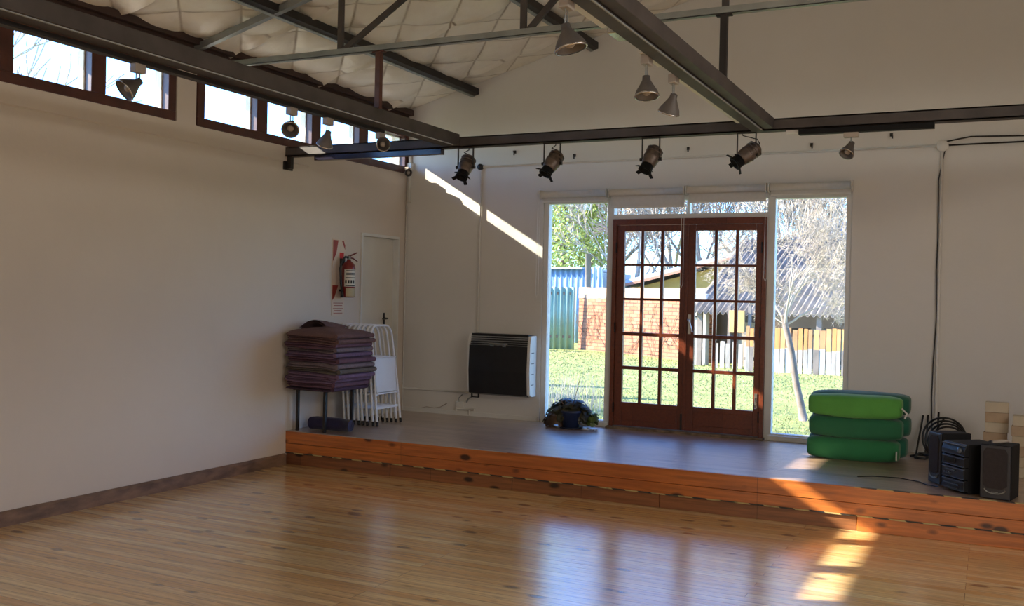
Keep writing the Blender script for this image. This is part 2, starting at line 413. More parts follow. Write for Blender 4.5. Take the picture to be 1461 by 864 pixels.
# clerestory windows
def clerestory(n, G, panes):
    f = MB(); y0, y1 = G
    xa, xb = -.075, .022
    f.box((xa, y0, ZW0-.005), (xb, y1, 3.02)); f.box((xa, y0, 3.345), (xb, y1, ZW1+.01))
    ys = sorted([p for q in panes for p in q]); edges = [y0]+ys+[y1]
    for i in range(0, len(edges), 2): f.box((xa, edges[i], 3.02), (xb, edges[i+1], 3.345))
    w_ = f.build(f'window_{n}', M['dark_wood'], kind='structure', bevel=.004)
    for (a, c) in panes:
        g = MB(); g.box((-.045, a, 3.02), (-.041, c, 3.345)); g.build('window_pane', M['glass'], w_, kind='structure')
        r = MB()
        for q in ((a, a+.012), (c-.012, c)): r.box((-.10, q[0], 3.02), (-.05, q[1], 3.345))
        r.box((-.10, a, 3.333), (-.05, c, 3.345))
        r.build('outer_stop', M['white_paint'], w_)
    s_ = MB(); s_.prism([(-.26, 2.945), (-.075, 2.95), (-.075, 3.0), (-.26, 2.985)], y0, y1, 'Y'); s_.build('window_sill', M['white_paint'], w_)
clerestory(1, GA, PANES_A); clerestory(2, GB, PANES_B); clerestory(3, GC, PANES_C)

# ------------------------------------------------------------------ glazed front: white frames, fixed lights
wf = M['white_paint']
f = MB(); y0, y1 = .02, .11
f.box((1.68, y0, HS), (1.735, y1, 2.62)); f.box((2.385, y0, HS), (2.452, y1, 2.62)); f.box((1.735, y0, HS), (2.385, y1, HS+.06)); f.box((1.735, y0, 2.575), (2.385, y1, 2.62))
f.box((1.735, -.005, HS), (2.44, .02, HS+.05))
w4 = f.build('window_4', wf, kind='structure', bevel=.004)
MB().box((1.735, .06, HS+.06), (2.385, .064, 2.575)).build('window_pane', M['glass'], w4, kind='structure')
f = MB(); f.box((3.985, y0, HS), (4.055, y1, 2.62)); f.box((4.69, y0, HS), (4.74, y1, 2.62)); f.box((4.055, y0, HS), (4.69, y1, HS+.065)); f.box((4.055, y0, 2.575), (4.69, y1, 2.62))
f.box((4.03, -.012, HS), (4.74, .02, HS+.05))
w5 = f.build('window_5', wf, kind='structure', bevel=.004)
MB().box((4.055, .06, HS+.065), (4.69, .064, 2.575)).build('window_pane', M['glass'], w5, kind='structure')
f = MB(); f.box((2.452, y0, 2.405), (3.985, y1, 2.452)); f.box((2.452, y0, 2.585), (3.985, y1, 2.62)); f.box((3.2, y0+.02, 2.452), (3.225, y1, 2.585))
w6 = f.build('window_6', wf, kind='structure', bevel=.003)
MB().box((2.452, .06, 2.452), (3.985, .064, 2.585)).build('window_pane', M['glass'], w6, kind='structure')
# door lining
dw = M['door_wood']
f = MB(); f.box((2.452, -.01, HS+.02), (2.492, .10, 2.405)); f.box((3.945, -.01, HS+.02), (3.985, .10, 2.405)); f.box((2.492, -.01, 2.345), (3.945, .10, 2.405)); 
f.build('trim_2', dw, kind='structure', bevel=.004)
b = MB(); b.box((2.44, -.07, HS), (4.0, .14, HS+.022)); b.build('trim_3', simple('worn_threshold', (.17, .12, .08), .9, 0, .5, 14, .8), kind='structure')
# leaves
def leaf(n, x0, x1, cols, hinge_left):
    zr = [(.335, .0)]; z0, z1 = .338, 2.343
    rows = [(1.958, 2.282), (1.618, 1.937), (1.275, 1.594), (.938, 1.241), (.575, .905)]
    f = MB(); ya, yb = .012, .055
    f.box((x0, ya, z0), (cols[0][0], yb, z1)); f.box((cols[-1][1], ya, z0), (x1, yb, z1))
    f.box((cols[0][0], ya, 2.282), (cols[-1][1], yb, z1)); f.box((cols[0][0], ya, z0), (cols[-1][1], yb, .575))
    d = f.build(f'door_{n}', dw, kind='structure', bevel=.004)
    g = MB()
    for i in range(len(cols)-1): g.box((cols[i][1], ya+.004, .575), (cols[i+1][0], yb-.004, 2.282))
    for i in range(4): g.box((cols[0][0], ya+.005, rows[i+1][1]), (cols[-1][1], yb-.005, rows[i][0]))
    g.build('glazing_bars', dw, d, bevel=.003)
    MB().box((cols[0][0]-.005, .034, .57), (cols[-1][1]+.005, .037, 2.287)).build('door_glass', M['glass'], d, kind='structure')
    # raised bottom panel
    p = MB(); p.box((cols[0][0]+.01, ya-.006, .395), (cols[-1][1]-.01, ya, .53)); p.build('bottom_panel', dw, d, bevel=.004)
    for z in (.52, 1.32, 2.12):
        xh = x0 if hinge_left else x1
        MB().tube([(xh, -.004, z-.05), (xh, -.004, z+.05)], .009, 8).build('hinge', M['steel_d'], d)
    return d
dl = leaf(1, 2.494, 3.212, [(2.575, 2.745), (2.775, 2.948), (2.980, 3.150)], True)
dr = leaf(2, 3.216, 3.943, [(3.302, 3.484), (3.514, 3.687), (3.718, 3.885)], False)
b = MB(); b.box((3.20, .0, HS+.03), (3.232, .012, 2.343)); b.build('cover_strip', dw, dr, bevel=.004)
b = MB(); b.box((3.243, .002, 1.28), (3.271, .012, 1.47)); b.tube([(3.257, .004, 1.42), (3.257, -.04, 1.42), (3.262, -.048, 1.415), (3.285, -.05, 1.35), (3.30, -.05, 1.30)], [.008, .008, .009, .009, .007], 8)
b.build('door_handle', simple('worn_silver_handle', (.6, .58, .54), .35, .7), dr, bevel=.002)
b = MB(); b.box((3.90, .0, .60), (3.925, .012, .74)); b.tube([(3.912, -.004, .60), (3.912, -.004, .70)], .006, 8); b.build('bolt', M['chrome'], dr)
b = MB(); b.box((3.185, -.002, HS+.03), (3.205, .012, HS+.19)); b.build('bolt', M['steel_d'], dl)

# cream door in the left wall by the corner
lf = MB(); lf.box((-.075, -.835, HS-.001), (-.045, -.30, 2.205)); d3 = lf.build('door_3', M['cream_door'], kind='structure', bevel=.003)
MB().box((-.078, -.30, HS), (-.05, -.165, 2.205)).build('side_panel', M['cream_door'], d3, bevel=.003)
b = MB(); b.box((-.045, -.355, 1.24), (-.037, -.325, 1.40)); b.tube([(-.04, -.34, 1.34), (.005, -.34, 1.34), (.012, -.35, 1.34), (.012, -.44, 1.335)], .009, 8); b.build('door_handle', M['blackp'], d3)
b = MB(); b.box((-.19, -.862, HS), (.016, -.835, 2.235)); b.box((-.19, -.165, HS), (.016, -.138, 2.235)); b.box((-.19, -.835, 2.205), (.016, -.165, 2.235))
b.build('trim_4', M['white_paint'], kind='structure', bevel=.003)

# ------------------------------------------------------------------ stage
st = thing('stage', 'low wooden stage with dark glossy boards and an orange pine front', 'stage', (4.37, -1.0, 0))
MB().box((.002, -1.99, .27), (W1-.002, -.001, HS)).build('deck', M['deck'], st, bevel=.003)
b = MB(); b.box((.002, -2.016, .198), (W1-.002, -1.99, HS-.001)); b.build('riser_board', M['riser'], st, bevel=.003)
b = MB(); b.box((.002, -2.012, .112), (W1-.002, -1.99, .195)); b.build('riser_board', M['riser'], st, bevel=.003)
xs = [.002, 1.15, 2.35, 3.62, 5.07, 6.4, 7.6, W1-.002]
for i in range(7): MB().box((xs[i]+.002, -2.004+.003*(i % 2), .0), (xs[i+1]-.002, -1.98, .109)).build('kick_board', M['riser2' if i < 4 else 'riser'], st, bevel=.003)
MB().box((.002, -2.0175, .104), (W1-.002, -2.008, .1135)).build('hazard_tape', M['tape'], st, label='black and yellow hazard tape along the foot of the riser')
MB().box((5.05, -2.018, HS-.004), (W1-.002, -1.993, HS+.0012)).build('hazard_tape', M['tape'], st, label='worn black and yellow tape on the stage edge')
MB().box((.002, -2.018, HS-.003), (2.3, -1.996, HS+.0012)).build('edge_strip', M['adapter'], st, bevel=.001)

# ------------------------------------------------------------------ steel structure
b = MB(); b.box((0.0, -2.115, 2.85), (W1, -2.10, 2.935)); b.box((0, -2.115, 2.85), (W1, -2.02, 2.862)); b.box((0, -2.115, 2.923), (W1, -2.02, 2.935)); b.box((0, -2.035, 2.85), (W1, -2.02, 2.935))
t = thing('steel_beam', 'long dark steel beam crossing the room above the stage edge, carrying four theatre lanterns', 'steel beam', (0, -2.06, 2.85))
b.build('channel', M['steel'], t, bevel=.002)
b = MB(); b.box((0.0, -2.13, 2.73), (.012, -2.0, 2.96)); b.box((0, -2.09, 2.74), (.06, -2.05, 2.85)); b.build('wall_bracket', M['steel_d'], t, bevel=.002)
def depth_beam(x0, x1, z0, z1, lab, groove=False):
    t = thing('steel_beam', lab, 'steel beam', ((x0+x1)/2, -7, z0))
    b = MB(); b.box((x0, YB, z0), (x1, -2.118, z1)) if not groove else (b.box((x0, YB, z0), (x1-.075, -2.118, z1-.012)), b.box((x1-.07, YB, z0+.012), (x1, -2.118, z1)))
    b.build('channel', M['steel'], t, bevel=.004)
    c = MB(); c.tube([(x1-.072 if groove else x1-.02, YB, z0-.002), (x1-.072 if groove else x1-.02, -2.2, z0-.002)], .006, 6); c.build('weld_seam', M['steel_l'], t)
    return t
depth_beam(1.69, 1.85, 2.862, 2.958, 'dark steel beam running away towards the stage below the clerestory windows')
depth_beam(4.29, 4.45, 2.848, 2.94, 'double steel beam overhead running down the middle of the room to the stage beam', True)
depth_beam(6.84, 7.0, 2.848, 2.94, 'dark steel beam along the right-hand side of the room')

def lattice(y, lab):
    t = thing('roof_truss', lab, 'roof truss', (4.37, y, 3.38))
    b = MB(); b.box((.03, y-.022, 3.385), (W1-.03, y-.016, 3.43)); b.box((.03, y-.022, 3.385), (W1-.03, y+.026, 3.391)); b.build('tie_bar', M['steel_l'], t, bevel=.001)
    for sg in (0, 1):
        X = lambda x: W1-x if sg else x
        b = MB(); p = [(X(.0), 3.53), (X(4.37), 3.53+4.37*.262), (X(4.37), 3.585+4.37*.262), (X(.0), 3.585)]
        b.prism(p, y-.025, y+.025, 'Y'); b.build('rafter', M['steel_l'], t, bevel=.002)
        for x in (1.46, 2.98):
            b = MB(); b.box((X(x)-.02, y-.014, 3.40), (X(x)+.02, y+.02, 3.54+.262*x)); b.build('web_post', M['steel'], t, bevel=.002)
        for xa, xb in ((1.49, 2.85), (3.02, 4.25)):
            za, zb = 3.42, 3.53+.262*xb
            d = Vector((xb-xa, 0, zb-za)); n = Vector((-d.z, 0, d.x)).normalized()*.02
            p = [(X(xa)-n.x*(1 if not sg else -1), za-n.z), (X(xb)-n.x*(1 if not sg else -1), zb-n.z), (X(xb)+n.x*(1 if not sg else -1), zb+n.z), (X(xa)+n.x*(1 if not sg else -1), za+n.z)]
            b = MB(); b.prism(p, y-.012, y+.016, 'Y'); b.build('web_diagonal', M['steel'], t, bevel=.002)
    b = MB(); b.box((4.35, y-.014, 3.40), (4.39, y+.02, 4.66)); b.build('web_post', M['steel'], t, bevel=.002)
    for x in (1.81, 4.365, 6.92):
        b = MB(); b.box((x-.022, y-.02, 2.94), (x+.022, y+.02, 3.387)); b.box((x-.05, y-.022, 3.375), (x+.05, y+.022, 3.384)); b.build('hanger', M['dark_wood'] if x < 2 else M['steel_d'], t, bevel=.002)
    return t
lattice(-3.281, 'light steel truss crossing the room just in front of the stage')
lattice(-7.6, 'steel truss crossing the room overhead nearer the camera')
for i, (x, lab) in enumerate(((.86, 'dark purlin under the foil ceiling, the lower one near the clerestory windows'), (2.22, 'dark purlin under the foil ceiling, the middle one on the left slope'), (3.6, 'dark purlin under the foil ceiling closest to the ridge'))):
    z = roof(x)-.058
    t = thing('purlin', lab, 'roof purlin', (x, -6, z))
    b = MB(); b.prism([(x-.05, z-.085), (x+.03, z-.065), (x+.03, z+.0), (x-.05, z-.0)], YB, -.003, 'Y'); b.build('channel', M['steel_d'], t, bevel=.002)
    b = MB(); b.prism([(x-.053, z-.09), (x-.02, z-.084), (x-.02, z-.078), (x-.053, z-.082)], YB, -.003, 'Y'); b.build('lower_flange', M['steel_l'], t)
for i, x in enumerate((4.9, 6.3, 7.8)):
    z = roof(x)-.068
    MB().box((x-.04, YB, z-.08), (x+.04, -.003, z)).build('purlin', M['steel_d'], label=('dark purlin on the right-hand roof slope by the ridge', 'dark purlin halfway up the right-hand roof slope', 'dark purlin lowest on the right-hand roof slope')[i], cat='roof purlin', bevel=.003)

# ------------------------------------------------------------------ lighting tracks
def track(a, b_, w_, h, mat, lab, extra=None):
    t = thing('lighting_track', lab, 'lighting track', a)
    m_ = MB(); m_.box(a, b_); m_.build('rail', mat, t, bevel=.002)
    return t
track((.33, -2.10, 2.803), (1.66, -2.04, 2.8495), 0, 0, M['bluish'], 'glossy dark lighting track under the left end of the beam over the stage')
t = track((4.62, -2.10, 2.812), (5.52, -2.04, 2.8495), 0, 0, M['blackm'], 'black lighting track under the right end of the beam over the stage')
MB().box((4.53, -2.085, 2.825), (4.62, -2.055, 2.8495)).build('end_feed', M['plastic_w'], t, bevel=.002)
track((4.235, -3.9, 2.872), (4.288, -2.35, 2.898), 0, 0, M['white_paint'], 'white lighting track on the overhead middle beam, far piece nearest the stage')
track((4.235, -4.52, 2.872), (4.288, -4.18, 2.898), 0, 0, M['white_paint'], 'short white lighting track between the two lamps on the middle beam')
t = track((4.225, -6.3, 2.872), (4.288, -5.02, 2.898), 0, 0, M['white_paint'], 'white lighting track on the overhead middle beam, piece closest to the camera')
MB().box((4.23, -4.96, 2.862), (4.285, -4.80, 2.89)).build('track_joint', M['chrome'], t, bevel=.004)
track((1.63, -6.6, 2.835), (1.688, -3.0, 2.861), 0, 0, M['steel_d'], 'dark lighting track on the window side of the left beam')

def par_lamp(loc, d, name_label, drop=.1, box=(.045, .075, .05), r=.062):
    """adapter box at loc (top centre), reflector lamp hanging below pointing along d"""
    t = thing('track_lamp', name_label, 'lamp', loc, 0, 'reflector lamps on the tracks')
    L = Vector(loc)
    b = MB(); b.box(L+Vector((-box[0]/2, -box[1]/2, -box[2])), L+Vector((box[0]/2, box[1]/2, 0))); b.build('adapter', M['adapter'], t, bevel=.004)
    D = Vector(d).normalized(); hp = L+Vector((0, 0, -box[2]-drop))     # back of the lamp head
    b = MB()
    for s_ in (-1, 1): b.tube([L+Vector((0, .012*s_, -box[2]+.004)), hp+Vector((0, .014*s_, -.005)), hp+Vector((0, .016*s_, -.02))], .0035, 6)
    b.build('stem', M['steel_l'], t)
    T = frame_of(hp, D)
    r *= .92; b = MB(); b.lathe([(.010, .022), (.020, .018), (.022, -.005), (.026, -.012), (r*.62, -.035), (r*.9, -.065), (r, -.083), (r*1.02, -.09), (r*.94, -.09), (r*.85, -.072), (.03, -.05), (.004, -.046)], 20, T)
    t_ = t; t = b.build('reflector', M['lampgrey'], t)
    b = MB(); b.lathe([(r*.97, -.085), (r*1.045, -.087), (r*1.045, -.094), (r*.95, -.095)], 24, T, True, False); b.build('rim', M['chrome'], t)
    b = MB(); b.lathe([(.004, -.05), (.020, -.055), (.022, -.075), (.012, -.084), (.003, -.086)], 12, T); b; b.build('bulb', M['adapter'], t)
    return t_
par_lamp((1.66, -5.40, 2.836), (-.3, -.75, -.62), 'dark reflector lamp hanging in front of the second clerestory pane from the left', .05, r=.068)
par_lamp((1.66, -4.08, 2.836), (.45, -.70, -.55), 'grey reflector lamp in front of the fourth clerestory pane, turned to the camera', .06)
par_lamp((1.66, -3.68, 2.836), (-.45, .2, -.85), 'grey reflector lamp shining down, before the fifth clerestory pane', .06)
par_lamp((1.66, -3.02, 2.836), (.75, -.65, -.1), 'reflector lamp facing sideways, last on the left beam and nearest the stage', .04, r=.058)
par_lamp((4.26, -5.52, 2.872), (.25, .05, -.95), 'largest reflector lamp overhead, nearest the camera on the middle beam', .08, r=.075)
par_lamp((4.26, -4.45, 2.872), (.1, -.15, -.98), 'reflector lamp with pale rim shining straight down from the middle beam', .075, r=.068)
par_lamp((4.26, -3.97, 2.872), (-.35, .25, -.88), 'grey reflector lamp tilted away on the middle beam, nearest the stage', .075, r=.066)
par_lamp((4.98, -2.07, 2.812), (-.25, -.55, -.78), 'pale reflector lamp under the right end of the stage beam', .05, (.10, .05, .035), r=.055)

def lantern(loc, d, lab, yaw, cable=1):
    """theatre spotlight under a beam: yoke, body, front with shutters"""
    t = thing('theatre_lantern', lab, 'stage light', loc, 0, 'theatre lanterns over the stage')
    L = Vector(loc); D = Vector(d).normalized()
    side = Vector((math.cos(yaw), math.sin(yaw), 0)); c = L+Vector((0, 0, -.165))
    b = MB()
    for s_ in (-1, 1):
        b.box((-.0035, -.010, 0), (.0035, .010, .165), Matrix.Translation(c+side*s_*.068) @ Matrix.Rotation(yaw, 4, 'Z'))
    b.box((-.072, -.012, .158), (.072, .012, .166), Matrix.Translation(c) @ Matrix.Rotation(yaw, 4, 'Z')); yk = b.build('yoke', M['steel_d'], t, bevel=.001)
    for s_ in (-1, 1):
        k = MB(); k.tube([c+side*s_*.055, c+side*s_*.085], .014, 10); k.build('knob', M['blackp'], yk, bevel=.002)
    T = frame_of(c, D)
    b = MB(); b.lathe([(.008, .115), (.036, .112), (.052, .098), (.056, .075), (.059, .05), (.059, .045), (.062, .04), (.062, .0), (.060, -.005), (.058, -.03), (.053, -.05), (.048, -.055)], 18, T)
    for z in (.085, .06, .015): b.lathe([(.05, z+.003), (.065, z+.003), (.065, z-.003), (.05, z-.003)], 18, T)
    b.build('body', M['spotgrey'], t)
    b = MB(); b.lathe([(.048, -.05), (.050, -.10), (.054, -.105), (.054, -.112), (.040, -.112), (.038, -.09), (.004, -.085)], 18, T); lt = b.build('lens_tube', M['blackm'], t)
    for k in range(4):
        a = PI/2*k
        T2 = T @ Matrix.Rotation(a, 4, 'Z') @ Matrix.Translation((.050, 0, -.10)) @ Matrix.Rotation(math.radians(28), 4, 'Y')
        b = MB(); b.box((0, -.017, -.003), (.042, .017, .002), T2); b.build('shutter', M['blackm'], lt, bevel=.001)
    if cable:
        p = T @ Vector((0, 0, .112)); b = MB(); q = L+Vector((-.03*cable, 0, -.0)); mid = (p+q)/2+Vector((.05*cable, 0, .0))
        b.tube([p, p+Vector((.01*cable, 0, .02)), mid, q+Vector((0, 0, -.02)), q], .004, 6); b.build('cable', M['blackp'], t)
    return t
lantern((1.885, -2.07, 2.85), (-.05, -.50, -.80), 'black theatre lantern hanging straight down, leftmost under the stage beam', .1, -1)
lantern((2.68, -2.07, 2.85), (-.32, -.45, -.80), 'theatre lantern above the left blind, second from the left under the beam', .1, -1)
lantern((3.51, -2.07, 2.85), (-.25, -.40, -.80), 'theatre lantern over the middle of the glazed doors, without a hanging cable loop', .05, 0)
lantern((4.245, -2.07, 2.85), (-.66, -.42, -.60), 'theatre lantern swung sideways to the left below the joint of the two beams', .0, 1)

# ------------------------------------------------------------------ roller blinds
def blind(x0, x1, zt, zb, lab, chain=None, cz=1.7):
    t = thing('roller_blind', lab, 'blind', ((x0+x1)/2, -.05, zt))
    b = MB(); b.tube([(x0+.012, -.055, zt-.04), (x1-.012, -.055, zt-.04)], .034, 16); b.build('roller', M['blind'], t)
    b = MB()
    for x in (x0, x1-.008): b.box((x, -.095, zt-.085), (x+.008, 0, zt+.004))
    b.build('bracket', M['plastic_w'], t, bevel=.001)
    b = MB(); b.box((x0+.014, -.023, zb), (x1-.014, -.021, zt-.04)); b.build('blind_cloth', M['blind'], t)
    b = MB(); b.box((x0+.014, -.029, zb-.004), (x1-.014, -.015, zb+.016)); b.build('bottom_bar', M['plastic_w'], t, bevel=.003)
    if chain is not None:
        b = MB(); pts = [(chain-.012, -.075, zt-.03), (chain-.013, -.07, (zt+cz)/2), (chain-.014, -.07, cz+.03), (chain, -.07, cz), (chain+.014, -.07, cz+.03), (chain+.012, -.07, (zt+cz)/2), (chain+.012, -.075, zt-.03)]
        b.tube(pts, .0022, 6); b.build('pull_chain', M['plastic_w'], t)
blind(1.665, 2.405, 2.705, 2.585, 'white roller blind rolled up over the tall left window', 1.655, 1.60)
blind(2.42, 3.20, 2.705, 2.515, 'white roller blind over the left door leaf, hanging lowest of the four', 3.19, 1.73)
blind(3.215, 3.985, 2.71, 2.552, 'white roller blind over the right door leaf', 3.99, 1.8)
blind(4.0, 4.745, 2.715, 2.60, 'white roller blind rolled up over the tall right window', None)

# ------------------------------------------------------------------ conduits, hooks on the back wall
pw = M['wall_b']
def conduit(pts, r, lab, mat=None, box=()):
    t = thing('conduit', lab, 'conduit', pts[0]); b = MB(); b.tube(pts, r, 10); b.build('pipe', mat or M['plastic_w'], t)
    for bx in box: q = MB(); q.box(*bx); q.build('junction_box', M['plastic_w'], t, bevel=.004)
    return t
conduit([(.945, -.014, 1.21), (.945, -.014, 2.96)], .011, 'white conduit running down the back wall to the heater')
conduit([(.965, -.014, 2.985), (5.44, -.014, 3.0)], .010, 'thin white conduit running level along the back wall below the beam')
conduit([(5.478, -.014, 2.95), (5.478, -.014, .33)], .013, 'white vertical conduit on the back wall right of the green mats')
conduit([(.0, -.010, .565), (.84, -.010, .562)], .010, 'low white pipe along the back wall between the corner and the heater')
conduit([(.012, -.012, HS+.004), (.012, -.012, 2.60)], .008, 'thin white pipe standing in the corner by the cream door')
conduit([(.05, -.02, 3.30), (.05, -.02, 2.62)], .018, 'short white pipe under the small lamp in the corner by the windows', None, (((.02, -.05, 2.98), (.09, 0, 3.06)),))
par_lamp((.085, -.12, 3.00), (.6, -.8, -.2), 'small reflector lamp in the corner under the last clerestory pane', .02, (.05, .05, .03), r=.045)
conduit([(5.52, -.014, 3.0), (8.7, -.014, 3.02)], .007, 'thin dark conduit running right from the round junction box', M['steel_d'])
b = MB(); T = Matrix.Translation((5.478, -.002, 2.995)) @ Matrix.Rotation(PI/2, 4, 'X')
b.lathe([(.048, 0), (.05, .004), (.05, .03), (.044, .036), (.004, .038)], 20, T); b.build('junction_box', M['plastic_w'], label='round white junction box at the top of the right-hand conduit', cat='junction box')
b = MB(); b.lathe([(.03, 0), (.034, .004), (.034, .03), (.028, .04), (.004, .045)], 16, Matrix.Translation((.935, -.002, 2.985)) @ Matrix.Rotation(PI/2, 4, 'X'))
b.build('junction_box', M['blackp'], label='small black junction box above the conduit to the heater', cat='junction box')
for i, (x, z, lab) in enumerate(((1.336, 3.115, 'black wall hook above the space between heater and left window'), (2.017, 3.05, 'black wall hook above the left window blind'), (3.208, 3.065, 'black wall hook above the meeting of the two doors'), (4.371, 3.045, 'black wall hook above the right window blind'), (5.058, 3.10, 'black wall hook between the right window and the vertical conduit'))):
    b = MB(); b.box((x-.012, -.012, z), (x+.012, 0, z+.03)); b.tube([(x, -.008, z+.02), (x+.004, -.045, z+.018), (x+.012, -.05, z+.0), (x+.012, -.05, z-.025)], .007, 8)
    b.build('wall_hook', M['blackp'], label=lab, cat='hook', group='black hooks on the back wall')
# long cable beside the right conduit, cable to the right
b = MB(); pts = [(5.50, -.02, 2.97), (5.452, -.012, 2.7), (5.458, -.012, 2.2), (5.452, -.012, 1.9), (5.462, -.012, 1.5), (5.445, -.012, 1.1), (5.44, -.012, .8), (5.45, -.02, .5)]
b.tube(pts, .0055, 6); b.build('power_cable', M['blackp'], label='thin black cable hanging down beside the right-hand conduit', cat='cable')
b = MB(); b.tube([(5.5, -.025, 3.03), (5.7, -.02, 3.065), (6.2, -.012, 3.05), (7, -.012, 3.045), (8.6, -.012, 3.08)], .007, 6); b.build('power_cable', M['blackp'], label='black cable leaving the round junction box to the right', cat='cable')
# gas valve / outlet under the heater
t = thing('wall_outlet', 'white outlet and pipe fittings under the left end of the heater', 'outlet', (.78, 0, .43))
b = MB(); b.box((.70, -.03, .395), (.80, 0, .46)); b.build('outlet_box', M['plastic_w'], t, bevel=.005)
b = MB(); b.tube([(.70, -.02, .385), (.92, -.02, .385)], .012, 10); b.tube([(.865, -.02, .385), (.865, -.02, HS+.012)], .011, 10); b.tube([(.70, -.02, .385), (.70, -.02, .36)], .012, 10); b.build('pipe', M['plastic_w'], t)
b = MB(); b.tube([(.83, -.02, .46), (.86, -.05, .50), (.92, -.05, .53)], .008, 8); b.tube([(.74, -.03, .46), (.745, -.045, .50), (.78, -.03, .54)], .005, 8); b.build('hose', M['steel_l'], t)
b = MB(); b.tube([(.22, -.008, .345), (.32, -.008, .375), (.42, -.008, .368), (.50, -.008, .385), (.58, -.008, .43)], .004, 6); b.build('thin_cable', M['adapter'], label='thin pale cable sagging along the wall left of the heater', cat='cable')

# ------------------------------------------------------------------ heater
hx0, hx1, hz0, hz1 = .935, 1.64, .575, 1.20
t = thing('gas_heater', 'black-fronted wall heater with white sides beside the left window', 'heater', (1.29, -.02, .575))
b = MB(); b.box((hx0+.0, -.14, hz0+.0), (hx1, 0, hz1-.01)); b.build('back_case', M['white_paint'], t, bevel=.006)
prof = [(-.13, hz0-.0), (-.185, hz0+.02), (-.205, hz0+.25), (-.195, hz1-.08), (-.165, hz1), (-.04, hz1+.006), (-.04, hz0)]
for xa, xb in ((hx0-.012, hx0+.022), (hx1-.022, hx1+.012)):
    b = MB(); b.prism([(y, z) for y, z in prof], xa, xb, 'X'); b.build('side_panel', M['white_paint'], t, bevel=.004)
b = MB(); q = [(-.10, hz0-.012), (-.192, hz0+.01), (-.213, hz0+.25), (-.203, hz1-.11), (-.15, hz1-.11), (-.15, hz0)]
b.prism(q, hx0+.012, hx1-.024, 'X'); b.build('front_panel', M['blackp'], t, bevel=.004)
b = MB()
for k in range(5):
    z = hz1-.10+k*.022; y = -.198+.006*k
    b.box((hx0+.02, y, z), (hx1-.024, y+.06, z+.010))
b.box((hx0+.02, -.12, hz1-.11), (hx1-.024, -.10, hz1)); b.box((hx0+.02, -.165, hz1-.002), (hx1-.024, -.03, hz1+.012)); b.build('top_grille', M['blackp'], t, bevel=.002)
b = MB(); b.box((1.18, -.217, hz1-.098), (1.40, -.205, hz1-.082)); b.box((1.20, -.214, hz1-.118), (1.24, -.206, hz1-.10)); b.box((1.34, -.214, hz1-.118), (1.38, -.206, hz1-.10)); b.build('badge', M['steel_l'], t, bevel=.002)
b = MB()
for k in range(4): b.box((hx1+.010, -.16, hz0+.12+k*.11), (hx1+.014, -.10, hz0+.127+k*.11))
b.build('side_slot', M['steel_d'], t)
b = MB(); b.box((hx0+.01, -.14, hz0-.045), (hx0+.10, -.12, hz0-.035)); b.box((hx0+.01, -.14, hz0-.045), (hx0+.02, -.12, hz0)); b.box((hx0+.09, -.14, hz0-.045), (hx0+.10, -.12, hz0)); b.build('lower_bracket', M['blackp'], t)

# ------------------------------------------------------------------ extinguisher and its board
t = thing('extinguisher_sign', 'narrow red and white striped board on the left wall behind the extinguisher', 'sign', (0, -1.24, 1.4))
b = MB(); b.box((.0, -1.35, 1.38), (.006, -1.14, 2.14)); t = b.build('board', simple('sign_white', (.74, .62, .50), .5, 0, .05), t)
red = simple('sign_red', (.36, .05, .035), .5)
for (pts) in ([(-1.345, 1.92), (-1.29, 2.0), (-1.26, 2.13), (-1.345, 2.13)], [(-1.345, 1.53), (-1.31, 1.56), (-1.25, 1.68), (-1.345, 1.68)], [(-1.17, 1.57), (-1.145, 1.59), (-1.145, 1.66), (-1.19, 1.62)], [(-1.20, 2.13), (-1.145, 2.04), (-1.145, 2.08), (-1.17, 2.13)]): MB().prism(pts, .0062, .0075, 'X').build('red_stripe', red, t)
b = MB(); b.prism([(-1.235, 2.01), (-1.165, 2.01), (-1.165, 1.965), (-1.20, 1.915), (-1.235, 1.965)], .0062, .008, 'X'); b.build('red_arrow', simple('bright_red', (.65, .02, .02), .4), t)
b = MB()
for z, w_ in ((1.50, .16), (1.475, .14), (1.445, .17), (1.425, .12), (1.40, .15)): b.box((.0062, -1.245-w_/2, z), (.0072, -1.245+w_/2, z+.006))
b.build('printed_lines', red, t)
t = thing('fire_extinguisher', 'red fire extinguisher with pale label hung on the striped board', 'fire extinguisher', (.085, -1.215, 1.58))
ex, ey = .095, -1.20
T = Matrix.Translation((ex, ey, 0))
b = MB(); b.lathe([(.05, 1.56), (.064, 1.565), (.068, 1.58), (.068, 1.85), (.062, 1.885), (.045, 1.91), (.024, 1.925), (.02, 1.94)], 24, T); b.build('cylinder', simple('extinguisher_red', (.20, .014, .014), .3, 0, .15, 6, .05, coat=.3), t)
lb = MB()
def lab_fn(z0, z1, a0, a1, r=.0688):
    def f(u, v): a = a0+(a1-a0)*u; return Vector((ex+r*math.cos(a), ey+r*math.sin(a), z0+(z1-z0)*v))
    return f
lb.grid(12, 1, lab_fn(1.67, 1.84, -1.6, .4)); lb.build('label_sticker', simple('label_white', (.72, .69, .62), .5), t)
lb = MB()
for z in (1.825, 1.80, 1.785): lb.grid(8, 1, lab_fn(z, z+.007, -1.3, .1, .0694))
for a in (-1.45, -1.05, -.65, -.25): lb.grid(3, 1, lab_fn(1.70, 1.735, a, a+.25, .0694))
lb.grid(8, 1, lab_fn(1.755, 1.762, -1.4, .2, .0694)); lb.grid(8, 1, lab_fn(1.675, 1.685, -1.4, .2, .0694)); lb.build('label_print', M['blackp'], t)
lb = MB(); lb.grid(10, 1, lab_fn(1.57, 1.655, -1.3, .3)); lb.build('lower_band', simple('label_beige', (.50, .42, .26), .5), t)
